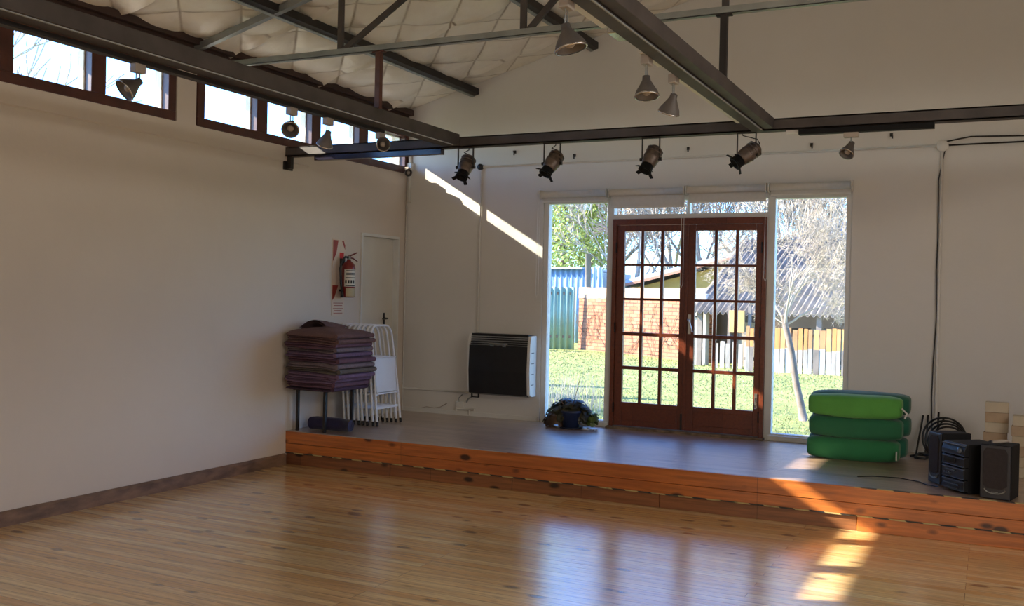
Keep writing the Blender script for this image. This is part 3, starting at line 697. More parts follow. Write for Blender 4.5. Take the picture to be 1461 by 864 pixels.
b = MB(); b.lathe([(.016, 1.93), (.018, 1.965), (.012, 1.975)], 12, T); b.box((ex-.012, ey-.014, 1.955), (ex+.012, ey+.02, 1.975)); b.build('valve', M['steel_l'], t)
b = MB(); b.tube([(ex, ey-.01, 1.972), (ex+.015, ey+.04, 1.99), (ex+.02, ey+.11, 2.015)], [.009, .008, .006], 8); b.tube([(ex, ey, 1.96), (ex+.015, ey+.05, 1.955), (ex+.02, ey+.12, 1.925)], [.008, .007, .005], 8); b.build('lever', simple('lever_red', (.16, .012, .012), .35), t)
b = MB(); b.tube([(ex, ey-.015, 1.96), (ex, ey-.06, 1.965), (ex-.01, ey-.10, 1.93), (ex-.02, ey-.115, 1.85), (ex-.02, ey-.10, 1.70), (ex-.01, ey-.09, 1.62)], .011, 8); b.tube([(ex-.01, ey-.09, 1.64), (ex-.01, ey-.088, 1.56)], [.014, .018], 8); b.build('hose', M['blackp'], t)
b = MB(); b.box((.0062, ey-.03, 1.88), (.03, ey+.03, 1.95)); b.box((.0062, ey-.035, 1.62), (.03, ey+.035, 1.64)); b.build('wall_hook', M['steel_d'], t)

# ------------------------------------------------------------------ blankets on a small table
t = thing('small_table', 'small dark table with thin legs carrying the stack of blankets', 'table', (.25, -1.7, HS))
b = MB(); b.box((.04, -1.97, .69), (.44, -1.46, .715)); b.build('tabletop', M['head_wood'], t, bevel=.004)
for x in (.07, .38):
    for y in (-1.93, -1.50):
        b = MB(); b.box((x-.013, y-.013, HS), (x+.013, y+.013, .69)); b.build('leg', M['steel_d'], t, bevel=.002)
NBK = 12; zb0, zb1 = .716, 1.262
order = [5, 1, 2, 2, 4, 3, 1, 2, 3, 1, 0, 0]
names = {0: 'mauve-brown', 1: 'plum', 2: 'violet', 3: 'heather grey', 4: 'olive-grey', 5: 'dark purple'}
pos_ = ['lowest of the stack on the table', 'second from the bottom', 'third from the bottom', 'fourth from the bottom', 'fifth from the bottom, its left end fraying out', 'sixth from the bottom', 'sixth from the top', 'fifth from the top', 'fourth from the top', 'third from the top', 'directly under the top one', 'topmost of the stack with one corner folded up']
for i in range(NBK):
    rr = random.Random(100+i); z0 = zb0+(zb1-zb0)*i/NBK; h = (zb1-zb0)/NBK
    jx, jy = rr.uniform(-.02, .035), rr.uniform(-.035, .03)
    x0, x1 = .022+max(0, jx), .60+jx; ya, yb = -2.12+jy, -1.48+jy
    if i < 2: x1 -= .03; ya += .035
    if i == 4: ya -= .01; x0 = .02
    t = thing('folded_blanket', f'{names[order[i]]} folded wool blanket, {pos_[i]}', 'blanket', ((x0+x1)/2, (ya+yb)/2, z0), 0, 'folded blankets stacked on the small table')
    lay = 2
    b = MB()
    for k in range(lay):       # two plies joined by a rounded fold on the room side
        zz0 = z0+h*k/lay+.0008; zz1 = z0+h*(k+1)/lay-.0008
        def fn(th, ph, zz0=zz0, zz1=zz1, k=k):
            # superellipse slab
            cx_, cy_ = math.cos(th), math.sin(th); e = .22
            sx = math.copysign(abs(cx_)**e, cx_); sy = math.copysign(abs(cy_)**e, cy_)
            cp = abs(math.cos(ph))**.35 if abs(ph) < PI/2-.01 else 0; sp = math.copysign(abs(math.sin(ph))**1.0, ph)
            x = (x0+x1)/2+(x1-x0)/2*sx*cp; y = (ya+yb)/2+(yb-ya)/2*sy*cp
            wv = .014*noise.noise(Vector((x*6, y*6, i*3.1+k)))*(abs(cp))
            wv2 = .034*noise.noise(Vector((x*4, y*5, i*5.7+k*2)))
            z = (zz0+zz1)/2+(zz1-zz0)/2*sp
            x += wv2*abs(sx)*cp*.8; y += wv2*abs(sy)*cp
            sag = -.03*max(0, (x-.42)/.2)**2-.03*max(0, (-1.97-y)/.15)**2 if i < 12 else 0
            sag += .035*(i/11)*math.exp(-((x-.28)**2+(y+1.78)**2)/.03) if i > 8 else 0
            if i == 0: sag = sag*.6
            return Vector((max(x, .016), y, z+wv*.4+sag))
        b.blob(72, 8, fn)
    b.build('plies', M['wool'][order[i]], t)
    b = MB()
    pts = []
    for q in range(17):
        y = ya+.03+(yb-ya-.06)*q/16; pts.append((x1-.004+.006*noise.noise(Vector((y*5, i, 2))), y, z0+h*.5-.03+.002 if 0 else z0+h*.5-.03*max(0, (x1-.43)/.2)**2))
    b.tube(pts, h*.47, 8); b.build('folded_edge', M['wool'][order[i]], t)
    if i == 11:
        b = MB()
        def fl(u, v): return Vector((.06+.26*u, -1.92+.34*v+.10*u, z0+h+.012+.075*math.sin(PI*u)**1.0*(1-.5*v)+.01*noise.noise(Vector((u*4, v*4, 8)))))
        b.grid(14, 12, fl); b2 = MB(); b.add([v-Vector((0, 0, .022)) for v in b.v], [f[::-1] for f in b.f], True)
        b.build('raised_corner', M['wool'][0], t)

# purple mat roll under the table
t = thing('rolled_mat', 'dark purple-blue rolled mat lying on the stage under the small table', 'mat', (.34, -1.75, HS))
b = MB(); b.tube([(.13, -1.80, HS+.062), (.2, -1.80, HS+.066), (.45, -1.78, HS+.064), (.56, -1.77, HS+.06)], [.056, .062, .062, .054], 20)
b.build('roll', m_fab('purple_blue_mat', (.018, .013, .06)), t)
b = MB()
for k in range(3): b.lathe([(.05-.014*k, 0), (.05-.014*k, .004), (.043-.014*k, .004), (.043-.014*k, 0)], 18, Matrix.Translation((.559, -1.77, HS+.06)) @ Matrix.Rotation(PI/2, 4, 'Y'))
b.build('rolled_end', m_fab('mat_edge', (.02, .018, .06)), t)

# ------------------------------------------------------------------ white folding chairs
def folding_chair():
    """folded flat, standing on its feet; plane is local YZ, width along Y, local +X is the outside"""
    t = thing('folding_chair', '-', 'chair', (0, 0, 0), 0, 'white folding chairs leaning on the left wall')
    wm_ = M['chair_white']; hw = .20; H_ = .985; r = .011
    path = [(.0, -hw-.012, .03)]+[(-.0, -hw+.0, .40), (-.01, -hw+.012, .72)]
    arcp = [(-.018, -(hw-.012)+.11-.11*math.cos(a), H_-.11+.11*math.sin(a)) for a in [PI/2*k/6 for k in range(7)]]
    left = path+arcp; right = [(x, -y, z) for x, y, z in left][::-1]
    b = MB(); b.tube(left+right, r, 10); b.build('front_frame', wm_, t)
    b = MB(); b.tube([(-.022, -hw+.03, .03), (-.02, -hw+.028, .5), (-.018, -hw+.03, .585), (-.018, -hw+.06, .60), (-.018, hw-.06, .60), (-.018, hw-.03, .585), (-.02, hw-.028, .5), (-.022, hw-.03, .03)], r*.9, 8); b.build('rear_frame', wm_, t)
    b = MB()
    def pn(u, v):
        y = -hw+.022+(2*hw-.044)*u; z = .655-.33+.36*v
        return Vector((.006+.008*math.sin(PI*u), y, z))
    b.box((-.004, -hw+.022, .325), (.004, hw-.022, .66)); b.build('seat', M['chair_white'], t, bevel=.0035)
    b = MB(); b.tube([(.008, -hw+.012, .66), (.010, -hw+.03, .668), (.010, hw-.03, .668), (.008, hw-.012, .66)], .006, 8); b.tube([(.006, -hw+.004, .30), (.012, -hw+.02, .31), (.012, hw-.02, .31), (.006, hw-.004, .30)], .008, 8); b.build('seat_rim', wm_, t)
    b = MB(); b.box((-.014, -hw-.004, .16), (-.004, hw+.004, .185)); b.build('cross_bar', wm_, t, bevel=.002)
    for s_ in (-1, 1):
        b = MB(); b.tube([(0, s_*(hw+.012), .0), (0, s_*(hw+.0115), .045)], .0125, 10); b.build('foot_cap', M['blackp'], t)
        b = MB(); b.tube([(-.022, s_*(hw-.03), .0), (-.022, s_*(hw-.03), .04)], .011, 10); b.build('foot_cap', M['blackp'], t)
    return t
ch0 = folding_chair()
nth = ['outermost of the row, its whole white seat in view', 'second from the outside of the row', 'third from the outside of the row', 'fourth from the outside of the row', 'fifth from the outside of the row', 'sixth from the outside, third from the wall', 'second from the wall in the row', 'innermost of the row, against the left wall']
for i in range(8):
    x = .53-.052*i; y = -1.075+.006*math.sin(i*2.1)-.004*i
    c = ch0 if i == 0 else dup(ch0)
    c.location = (x, y, HS); c.rotation_euler = (0, math.radians(-6.0), math.radians(1.5*math.sin(i*1.7)))
    c['label'] = 'folded white metal folding chair, '+nth[i]

# ------------------------------------------------------------------ green mats
def bolster(x0, x1, yf, yb, z0, z1, mat, lab, seed, shift=0, back=True):
    t = thing('green_mat', lab, 'mat', ((x0+x1)/2, (yf+yb)/2, z0), 0, 'stacked green mats')
    def mk(x0, x1, yf, yb, z0, z1, e, seed):
        b = MB()
        def fn(th, ph):
            # long axis X; cross section superellipse
            c_, s_ = math.cos(th), math.sin(th)
            sy = math.copysign(abs(c_)**.55, c_); sz = math.copysign(abs(s_)**.75, s_)
            cp = abs(math.cos(ph))**e if abs(ph) < PI/2-.001 else .0; sp = math.copysign(abs(math.sin(ph))**.55, ph)
            x = (x0+x1)/2+(x1-x0)/2*sp; y = (yf+yb)/2+(yb-yf)/2*sy*cp; z = (z0+z1)/2+(z1-z0)/2*sz*cp
            n_ = .022*noise.noise(Vector((x*4+seed, y*5, z*6)))+.004*noise.noise(Vector((x*18+seed, y*10, z*14)))
            z += .010*math.sin((x-x0)/(x1-x0)*PI)*(-1 if s_ < 0 else .0)
            return Vector((x, y+n_*c_-.0, z+n_*s_*.4))
        b.blob(40, 44, fn); return b
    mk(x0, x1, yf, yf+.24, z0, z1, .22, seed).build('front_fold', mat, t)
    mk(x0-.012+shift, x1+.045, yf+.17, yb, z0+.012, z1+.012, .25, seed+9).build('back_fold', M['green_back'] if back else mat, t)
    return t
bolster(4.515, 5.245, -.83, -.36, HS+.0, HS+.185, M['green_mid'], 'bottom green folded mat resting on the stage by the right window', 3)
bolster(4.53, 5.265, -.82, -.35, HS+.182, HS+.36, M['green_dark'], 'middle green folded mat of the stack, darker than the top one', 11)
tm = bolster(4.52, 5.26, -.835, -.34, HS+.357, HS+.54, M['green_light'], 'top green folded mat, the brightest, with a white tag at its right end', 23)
b = MB(); b.box((5.225, -.855, HS+.04), (5.235, -.835, HS+.11)); b.build('care_tag', M['plastic_w'], [o for o in COL.objects if o.name == 'green_mat'][0], bevel=.001)
b = MB(); b.tube([(5.26, -.83, HS+.46), (5.30, -.82, HS+.42), (5.285, -.83, HS+.38)], .008, 6); b.build('tie_strap', M['plastic_w'], tm)

# ------------------------------------------------------------------ hi-fi
def spk(px, py, rz, w_, d_, h_, lab):
    t = thing('speaker', lab, 'speaker', (px, py, HS), rz)
    T = Matrix.Translation((px, py, HS)) @ Matrix.Rotation(rz, 4, 'Z')
    b = MB(); b.box((-w_/2, 0, 0), (w_/2, d_, h_), T); b.build('cabinet', M['blackm'], t, bevel=.006)
    b = MB(); b.box((-w_/2+.004, -.014, .004), (w_/2-.004, 0, h_-.004), T); b.build('front_frame', simple('dark_silver_plastic', (.035, .035, .042), .4), t, bevel=.006)
    b = MB(); z0 = h_*.2; pts = [(-w_/2+.022, z0+.02), (-w_/2+.05, z0), (w_/2-.05, z0), (w_/2-.022, z0+.02), (w_/2-.022, h_-.05), (w_/2-.04, h_-.022), (-w_/2+.04, h_-.022), (-w_/2+.022, h_-.05)]
    b.prism(pts, -.022, -.012, 'Y', T); b.build('grille', simple('speaker_cloth', (.03, .023, .024), .9, 0, .2, 40, .4), t, bevel=.004)
    b = MB(); arcp = [T @ Vector((w_*.33*math.cos(a), -.018, h_*.19+.03*math.sin(a))) for a in [PI+PI*k/8 for k in range(9)]]; b.tube(arcp, .005, 6); b.box((-.02, -.018, h_*.13), (.02, -.012, h_*.14), T); b.build('port_trim', M['steel_l'], t)
    return t
spk(5.555, -1.525, math.radians(-57), .165, .22, .375, 'narrow dark speaker on the left side of the hi-fi tower')
spk(5.945, -1.955, math.radians(-13), .195, .23, .365, 'larger black speaker at the stage edge, front facing the room')
T = Matrix.Translation((5.70, -1.80, HS)) @ Matrix.Rotation(math.radians(-52), 4, 'Z')
t = thing('stereo_tower', 'black mini hi-fi tower with stacked silver-edged decks between its speakers', 'stereo', (5.70, -1.80, HS), math.radians(-52))
b = MB(); b.box((-.12, .0, .006), (.12, .27, .345), T); b.build('case', M['blackm'], t, bevel=.005)
sil = simple('blue_grey_plastic', (.10, .12, .15), .25, .3, .1)
for i, (z0, z1) in enumerate(((.262, .343), (.185, .255), (.10, .18), (.02, .095))):
    b = MB()
    if i == 0: b.prism([(-.03, z0), (-.035, z0+.03), (-.012, z1), (.01, z1), (.01, z0)], -.12, .12, 'X', T)
    else: b.prism([(-.028, z0), (-.032, z1-.012), (-.022, z1), (.01, z1), (.01, z0)], -.12, .12, 'X', T)
    dk = b.build('deck_front', M['blackp'], t, bevel=.003)
    b = MB(); b.box((-.118, -.035, z1-.014), (.118, -.02, z1-.006), T); b.box((-.118, -.036, z0+.002), (.118, -.026, z0+.008), T); b.build('edge_strip', sil, t, bevel=.002)
b = MB()
b.box((-.09, -.04, .205), (.03, -.03, .235), T); b.build('display', simple('display_black', (.01, .012, .016), .08), t, bevel=.002)
b = MB()
for k in range(4): b.box((-.09+k*.022, -.038, .125), (-.075+k*.022, -.03, .135), T)
b.box((-.05, -.042, .148), (.03, -.032, .158), T); b.box((-.08, -.040, .055), (.06, -.03, .063), T); b.box((-.08, -.040, .03), (.06, -.03, .036), T); b.build('button', sil, t, bevel=.001)
k = MB(); k.lathe([(.022, 0), (.02, .016), (.004, .018)], 16, T @ Matrix.Translation((.078, -.03, .30)) @ Matrix.Rotation(PI/2, 4, 'X')); k.build('volume_knob', sil, t)
for x in (-.1, .1): b = MB(); b.box((x-.012, .02, 0), (x+.012, .24, .008), T); b.build('foot', M['blackm'], t)
b = MB(); b.tube([(5.02, -1.58, HS+.006), (5.12, -1.50, HS+.005), (5.3, -1.47, HS+.005), (5.45, -1.56, HS+.005), (5.50, -1.66, HS+.006), (5.58, -1.70, HS+.006)], .004, 6); b.build('speaker_cable', M['blackp'], label='thin black cable lying loose on the stage left of the hi-fi', cat='cable')
b = MB(); b.tube([(5.92, -1.86, HS+.372), (5.98, -1.83, HS+.378), (6.02, -1.80, HS+.38)], [.01, .014, .008], 8); b.build('paper_scrap', M['adapter'], label='crumpled pale scrap lying on top of the larger speaker', cat='paper')

# ------------------------------------------------------------------ yoga blocks
cork = simple('pale_wood_block', (.50, .38, .24), .7, 0, .15, 4, .15, stretch=(1, 1, 8))
def block(x, y, z, rz, lab, mat, sz=(.165, .10, .075)):
    t = MB(); t.box((-sz[0]/2, -sz[1]/2, 0), (sz[0]/2, sz[1]/2, sz[2]-.001)); o = t.build('yoga_block', mat, bevel=.004, label=lab, cat='block', group='wooden blocks in two stacks'); o.location = (x, y, z); o.rotation_euler = (0, 0, rz); return o
corkm = [simple('wood_block_a', (.52, .42, .28), .65, 0, .15, 5, .1), simple('wood_block_b', (.45, .32, .20), .65, 0, .2, 5, .1), simple('wood_block_c', (.56, .47, .33), .65, 0, .12, 5, .1)]
o1 = ['topmost of the taller left stack', 'second from the top of the left stack', 'third from the top of the left stack', 'fourth from the top of the left stack', 'third from the floor in the left stack', 'second from the floor in the left stack', 'lowest of the left stack']
o2 = ['topmost of the right stack, cut by the picture edge', 'second from the top of the right stack', 'third from the top of the right stack', 'fourth from the top of the right stack', 'second from the floor in the right stack', 'lowest of the right stack']
r_ = random.Random(5)
for i in range(7): block(5.948+r_.uniform(-.006, .006), -.72, HS+.0785*(6-i), math.radians(-4+r_.uniform(-3, 3)), 'pale wooden block, '+o1[i], corkm[[2, 1, 2, 1, 0, 2, 1][i]], (.165, .11, .0785))
for i in range(6): block(6.16+r_.uniform(-.006, .006), -.86, HS+.0785*(5-i), math.radians(-3+r_.uniform(-3, 3)), 'pale wooden block, '+o2[i], corkm[[2, 1, 0, 1, 0, 2][i]], (.20, .12, .0785))

# ------------------------------------------------------------------ cable coil and rods
t = thing('cable_coil', 'black cables coiled on the stage between the green mats and the hi-fi', 'cable coil', (5.52, -.35, HS))
for k in range(4):
    b = MB(); rad = .175-.012*k; cx_, cz_ = 5.56+.012*k, HS+.185-.01*k
    pts = [(cx_+rad*math.cos(a)*(.95), -.34-.022*k+.02*math.sin(3*a), cz_+rad*1.0*math.sin(a)) for a in [2*PI*q/36 for q in range(37)]]
    b.tube(pts, .0085, 8); b.build('loop', M['blackp'], t)
b = MB(); b.tube([(5.56, -.36, HS+.36), (5.50, -.32, HS+.25), (5.47, -.30, HS+.1), (5.52, -.33, HS+.012), (5.7, -.5, HS+.012)], .008, 8); b.build('loose_end', M['blackp'], t)
for i, (x, dx, h_, lab) in enumerate(((5.33, .045, .335, 'thin black rod standing against the wall closest to the green mats'), (5.405, .01, .34, 'thin black rod standing against the wall between mats and cable coil'), (5.49, .01, .37, 'thin black rod standing behind the cable coil'))):
    b = MB(); b.tube([(x, -.12, HS), (x+dx, -.012, HS+h_)], .008, 8); b.build('rod', M['blackp'], label=lab, cat='rod', group='black rods behind the mats')
b = MB()
b.tube([(5.30, -.30, HS+.01), (5.36, -.22, HS+.015), (5.46, -.26, HS+.02), (5.42, -.40, HS+.012), (5.34, -.38, HS+.012), (5.36, -.25, HS+.03), (5.45, -.2, HS+.03)], .01, 8); b.build('power_cable', M['blackp'], label='tangled black cable on the floor behind the mats', cat='cable')

# ------------------------------------------------------------------ potted plant
t = thing('potted_plant', 'bushy dark-leaved plant in a blue pot on the stage by the left window', 'plant', (2.13, -.24, HS))
b = MB(); T = Matrix.Translation((2.15, -.27, HS)); b.lathe([(.07, 0), (.078, .004), (.098, .15), (.105, .155), (.105, .175), (.096, .175), (.09, .15), (.01, .148)], 24, T); b.build('pot', simple('blue_pot', (.018, .03, .085), .4, 0, .15), t)
b = MB(); T = Matrix.Translation((2.15, -.27, HS+.001)); b.lathe([(.11, 0), (.125, .012), (.115, .012), (.01, .006)], 24, T); b.build('saucer', simple('blue_saucer', (.015, .02, .05), .4), t)
def leafm(name, c1, c2):
    q = NB(name); n = q.noise(q.coord(), 14, 4); c = q.ramp(n, [(.35, c1), (.65, c2)]); return q.bsdf(c, .4, 0, n, .2, .004)
def leaves(n, fn, size, rr, mat, name, par):
    b = MB()
    for k in range(n):
        p, nrm = fn(k); nrm = nrm.normalized(); a = nrm.orthogonal().normalized(); a.rotate(Matrix.Rotation(rr.uniform(0, 6.28), 3, nrm)); c = nrm.cross(a); s_ = size*rr.uniform(.6, 1.25)
        vs = [p+nrm*.0]; 
        for q in range(8):
            an = 2*PI*q/8; rad = s_*(1 if q % 2 else .82)*(1.2 if q == 0 else 1); vs.append(p+(a*math.cos(an)+c*math.sin(an)*.85)*rad-nrm*s_*.3*(1 if q % 2 else .6))
        b.add(vs, [(0, 1+q, 1+(q+1) % 8) for q in range(8)], True)
    return b.build(name, mat, par)
rr = random.Random(3)
def dome(cx_, cy_, rx, ry, rz_, z0):
    def f(k):
        th = rr.uniform(0, 2*PI); u = rr.uniform(-.1, 1); ph = math.asin(max(-1, min(1, u))); s_ = rr.uniform(.72, 1.0)
        d = Vector((math.cos(th)*math.cos(ph), math.sin(th)*math.cos(ph), math.sin(ph))); return Vector((cx_+d.x*rx*s_, cy_+d.y*ry*s_, z0+d.z*rz_*s_)), d+Vector((0, 0, .3))
    return f
leaves(430, dome(2.10, -.19, .255, .16, .22, HS+.085), .036, rr, leafm('dark_begonia_leaf', (.018, .022, .012), (.05, .045, .02)), 'foliage', t)
leaves(120, dome(1.97, -.25, .13, .12, .13, HS+.04), .036, rr, leafm('bronze_leaf', (.035, .018, .012), (.075, .04, .02)), 'foliage', t)
leaves(45, dome(2.36, -.20, .065, .07, .13, HS+.06), .026, rr, leafm('green_leaf', (.05, .09, .02), (.10, .15, .035)), 'foliage', t)
b = MB()
for k in range(10): a = rr.uniform(0, 6.28); b.tube([(2.13+.02*math.cos(a), -.25+.02*math.sin(a), HS+.14), (2.12+.10*math.cos(a), -.22+.08*math.sin(a), HS+.27)], .004, 5)
b.tube([(2.15, -.22, HS+.2), (2.19, -.2, HS+.42), (2.215, -.2, HS+.50)], .003, 5)
b.build('stems', M['base'], t)
b = MB(); b.grid(10, 8, lambda u, v: Vector((2.30+.14*u, -.36+.07*v, HS+.004+.022*abs(noise.noise(Vector((u*5, v*5, 3))))))); b.build('plastic_scrap', M['plastic_w'], label='small crumpled white scrap on the stage beside the blue pot', cat='scrap')

# ================================================================== garden
gm = NB('lawn_grass'); n = gm.noise(gm.coord(), .7, 6, .7); n2 = gm.noise(gm.coord(), 9, 5, .7)
c = gm.ramp(n, [(.3, (.17, .21, .055)), (.55, (.27, .30, .09)), (.75, (.36, .35, .14))]); c = gm.mix(1, c, gm.ramp(n2, [(.3, (.6, .6, .6)), (.7, (1.25, 1.25, 1.25))]), 'MULTIPLY'); lawn_mat = gm.bsdf(c, .95, 0, n2, .8, .04)
b = MB(); b.grid(90, 90, gfn); b.grid(20, 20, lambda u, v: Vector((-45+44.8*u, -30+30.2*v, .05))); b.build('ground', lawn_mat, kind='structure')
# grass blades
b = MB(); rg = random.Random(9)
for k in range(26000):
    y = 1.2+16*rg.random()**1.25; x = rg.uniform(-.55*y-1.0, 5.2) if y > 2.5 else rg.uniform(0, 5.4); h_ = rg.uniform(.015, .04)*(1.5 if rg.random() < .06 else 1); a = rg.uniform(0, PI); w_ = .006+.0008*y; z = gfn((x+45)/90, (y-.2)/60).z-.005
    if y > 18.1-.604*(x+5.35) or (x > .7 and y > 12.6): continue
    l = Vector((rg.uniform(-.03, .03), rg.uniform(-.03, .03), h_)); d = Vector((math.cos(a)*w_, math.sin(a)*w_, 0)); p = Vector((x, y, z)); b.add([p-d, p+d, p+l], [(0, 1, 2)])
b.build('lawn_grass', simple('grass_blade', (.28, .31, .12), .8, 0, .35, 2, 0), label='short sunlit grass covering the garden behind the glass doors', cat='grass', kind='stuff')

# dry grass clump close to the left window
b = MB(); rg = random.Random(12)
for k in range(230):
    x = rg.gauss(.55, .30); y = rg.uniform(2.9, 3.7); h_ = rg.uniform(.2, .55); lx = rg.uniform(-.12, .12)
    b.tube([(x, y, .04), (x+lx*.4, y, .04+h_*.6), (x+lx, y+rg.uniform(-.05, .05), .04+h_)], [.0035, .0028, .0012], 4, False)
b.build('dry_grass_clump', simple('dry_straw', (.55, .48, .38), .9, 0, .25, 3, 0), label='tuft of dry pale grass stems outside the tall left window', cat='grass', kind='stuff')

# brick wall: runs from (-5.35,18.3) towards (.4,14.6)
A = Vector((-5.35, 18.3, 0)); B_ = Vector((-.60, 15.43, 0)); ang = math.atan2(B_.y-A.y, B_.x-A.x); Lw = (B_-A).length
t = thing('garden_wall', 'old red brick wall with pale mud-plastered top at the end of the garden', 'garden wall', A, ang)
T = Matrix.Translation(A) @ Matrix.Rotation(ang, 4, 'Z')
b = MB(); b.box((0, 0, -.1), (Lw, .22, 1.62)); b.build('brickwork', bricks('old_brick', (.34, .12, .06), (.44, .19, .11), (.10, .055, .04), 1), t, world=False)
b = MB(); b.grid(60, 1, lambda u, v: Vector((Lw*u, -.02, 1.60+.0*u+v*(.34+.03*noise.noise(Vector((u*9, 0, 0))))))); 
top = MB(); N_ = 40
for i in range(N_):
    xa, xb = Lw*i/N_, Lw*(i+1)/N_; top.box((xa, -.015, 1.60+.03*noise.noise(Vector((i*.5, 3, 0)))), (xb, .235, 1.93+.02*noise.noise(Vector((i*.3, 0, 0)))))
top.build('plaster_top', simple('mud_plaster', (.42, .27, .18), .95, 0, .12, 2, .4), t, world=False)
b = MB(); rv = random.Random(21)
for k in range(34):                 # bare creeper on the bricks
    x = rv.uniform(.05, Lw-.1); z = rv.uniform(0, .6); pts = []
    dx = rv.uniform(-.1, .1)
    for q in range(9): pts.append((x, -.03, z)); x += dx+rv.uniform(-.09, .09); z += rv.uniform(.03, .17)
    b.tube([p for p in pts if p[2] < 1.6][:9] or pts[:2], .008, 4, False)
b.build('bare_creeper', simple('creeper_stem', (.16, .10, .07), .9), t, world=False)

def corrugated(name, x0, x1, z0, z1, T, mat, parent, per=.11, amp=.02, tilt=None, th=.0):
    nx = int(abs(x1-x0)/per*8); b = MB()
    b.grid(nx, 1, lambda u, v: T @ Vector((x0+(x1-x0)*u, amp*math.sin(2*PI*(x0+(x1-x0)*u)/per), z0+(z1-z0)*v)))
    o = b.build(name, mat, parent); sol = o.modifiers.new('solid', 'SOLIDIFY'); sol.thickness = .006; return o
# green corrugated fence
t = thing('metal_fence', 'pale green corrugated metal fence left of the brick wall', 'fence', (-6.5, 17.9, 0))
T = Matrix.Translation((-5.36, 18.0, 0)) @ Matrix.Rotation(math.radians(18), 4, 'Z')
corrugated('corrugated_sheet', -3.6, .0, 0, 1.93, T, simple('pale_green_metal', (.27, .38, .28), .5, .2, .12, 2, .05), t, .19, .035)
b = MB(); b.box((-3.6, .02, 1.7), (0, .08, 1.78), T); b.box((-3.6, .02, .4), (0, .08, .48), T); b.build('rail', M['base'], t)
# blue shed behind
t = thing('blue_shed', 'light blue corrugated shed rising behind the garden wall on the left', 'shed', (-7.5, 22, 0))
T = Matrix.Translation((-9.9, 22, 0)); bl = simple('light_blue_metal', (.24, .36, .50), .5, .2, .1, 2, .05)
corrugated('front_wall', 0, 3.9, 0, 2.66, T, bl, t, .2, .03); b = MB(); b.box((0, .06, 0), (3.85, 3.0, 2.5), T); b.build('side_wall', bl, t)
b = MB(); b.prism([(-.2, 2.66), (3.2, 2.66), (3.2, 2.55), (-.2, 2.60)], -.2, 3.2, 'X', T); b.build('roof', simple('shed_roof', (.42, .50, .60), .5), t)
b = MB(); b.tube([(-6.35, 21.5, 0), (-6.35, 21.5, 3.1)], .10, 10); b.build('timber_post', simple('grey_timber', (.22, .19, .18), .9), label='grey timber post standing beside the blue shed', cat='post')
# ochre house with pale sloping roof
t = thing('ochre_house', 'ochre house with a pale sloping roof edge behind the brick wall', 'house', (-3.5, 25, 0))
b = MB(); b.prism([(-6.0, 0), (-1.2, 0), (-1.2, 3.15), (-6.0, 1.95)], 24.4, 28, 'Y'); b.build('wall', simple('ochre_render', (.62, .36, .10), .9, 0, .1, 2), t)
b = MB(); b.prism([(-6.9, 1.86), (-.9, 3.38), (-.9, 3.56), (-6.9, 2.02)], 23.9, 28.2, 'Y'); b.build('roof', simple('pale_blue_roof', (.50, .60, .70), .6), t)
b = MB(); b.prism([(-6.9, 1.80), (-.9, 3.32), (-.9, 3.42), (-6.9, 1.90)], 23.86, 23.92, 'Y'); b.build('fascia', simple('red_fascia', (.55, .22, .14), .7), t)

# shed with fibre cement roof on the right
t = thing('grey_shed', 'open shed with grey corrugated roof behind the picket fence', 'shed', (2.5, 15.5, 0))
ro = simple('fibre_cement', (.19, .16, .135), .9, 0, .3, 2.5, .3)
b = MB(); x0s, x1s = -.75, 7.6
def rf(u, v):
    x = x0s+(x1s-x0s)*u+.55*v; y = 14.0+3.4*v; return Vector((x, y, 1.32+2.0*v+.035*math.sin(2*PI*(x-.55*v)/.14)))
b.grid(560, 2, rf); o = b.build('roof_sheet', ro, t); sol = o.modifiers.new('solid', 'SOLIDIFY'); sol.thickness = .012
b = MB()
for x in (-.5, .9, 2.3, 3.8, 5.4, 7.2): b.box((x-.06, 14.15, 0), (x+.06, 14.27, 1.36))
b.build('timber_posts', simple('weathered_post', (.24, .20, .17), .9), t)
b = MB(); b.box((-.6, 15.9, 0), (7.6, 16.0, 2.35)); b.build('rear_wall', simple('shed_boards', (.16, .13, .12), .9, 0, .3, 2), t)
b = MB(); b.box((2.0, 14.9, 0), (3.0, 15.3, 1.0)); b.box((.3, 14.8, .0), (.8, 15.2, 1.1)); b.build('stored_boxes', simple('stored_goods', (.40, .33, .26), .9), t)
t = thing('blue_roof_house', 'distant house with a pale blue roof beyond the grey shed', 'house', (2, 32, 0))
b = MB(); b.box((-.9, 30.4, 0), (6, 36, 3.95)); b.build('wall', simple('far_wall', (.6, .6, .62), .9), t)
b = MB(); b.prism([(30.0, 3.9), (33.2, 5.0), (36.4, 3.9), (33.2, 4.85)], -1.3, 6.4, 'X'); b.build('roof', simple('pale_blue_sheet', (.30, .50, .70), .5), t)

# picket fence of two tiers
t = thing('picket_fence', 'weathered picket fence, grey below and orange boards above, behind the garden tree', 'fence', (2.4, 12.7, 0))
rp = random.Random(31); wg = [simple('grey_weathered_board', (.36, .33, .30), .9, 0, .3, 3, .3, stretch=(3, 3, .5)), simple('pale_weathered_board', (.46, .42, .38), .9, 0, .25, 3, .3, stretch=(3, 3, .5)), simple('dark_weathered_board', (.20, .17, .15), .9, 0, .3, 3, .3)]
og = [simple('orange_board', (.50, .24, .08), .85, 0, .2, 3, .2, stretch=(3, 3, .5)), simple('yellow_orange_board', (.54, .32, .13), .85, 0, .2, 3, .2), simple('brown_orange_board', (.42, .22, .10), .85, 0, .2, 3, .2)]
x = .95
b = MB(); b.box((.9, 12.78, .30), (7.0, 12.83, .37)); b.box((.9, 12.78, .86), (7.0, 12.83, .93)); b.build('rail', wg[2], t)
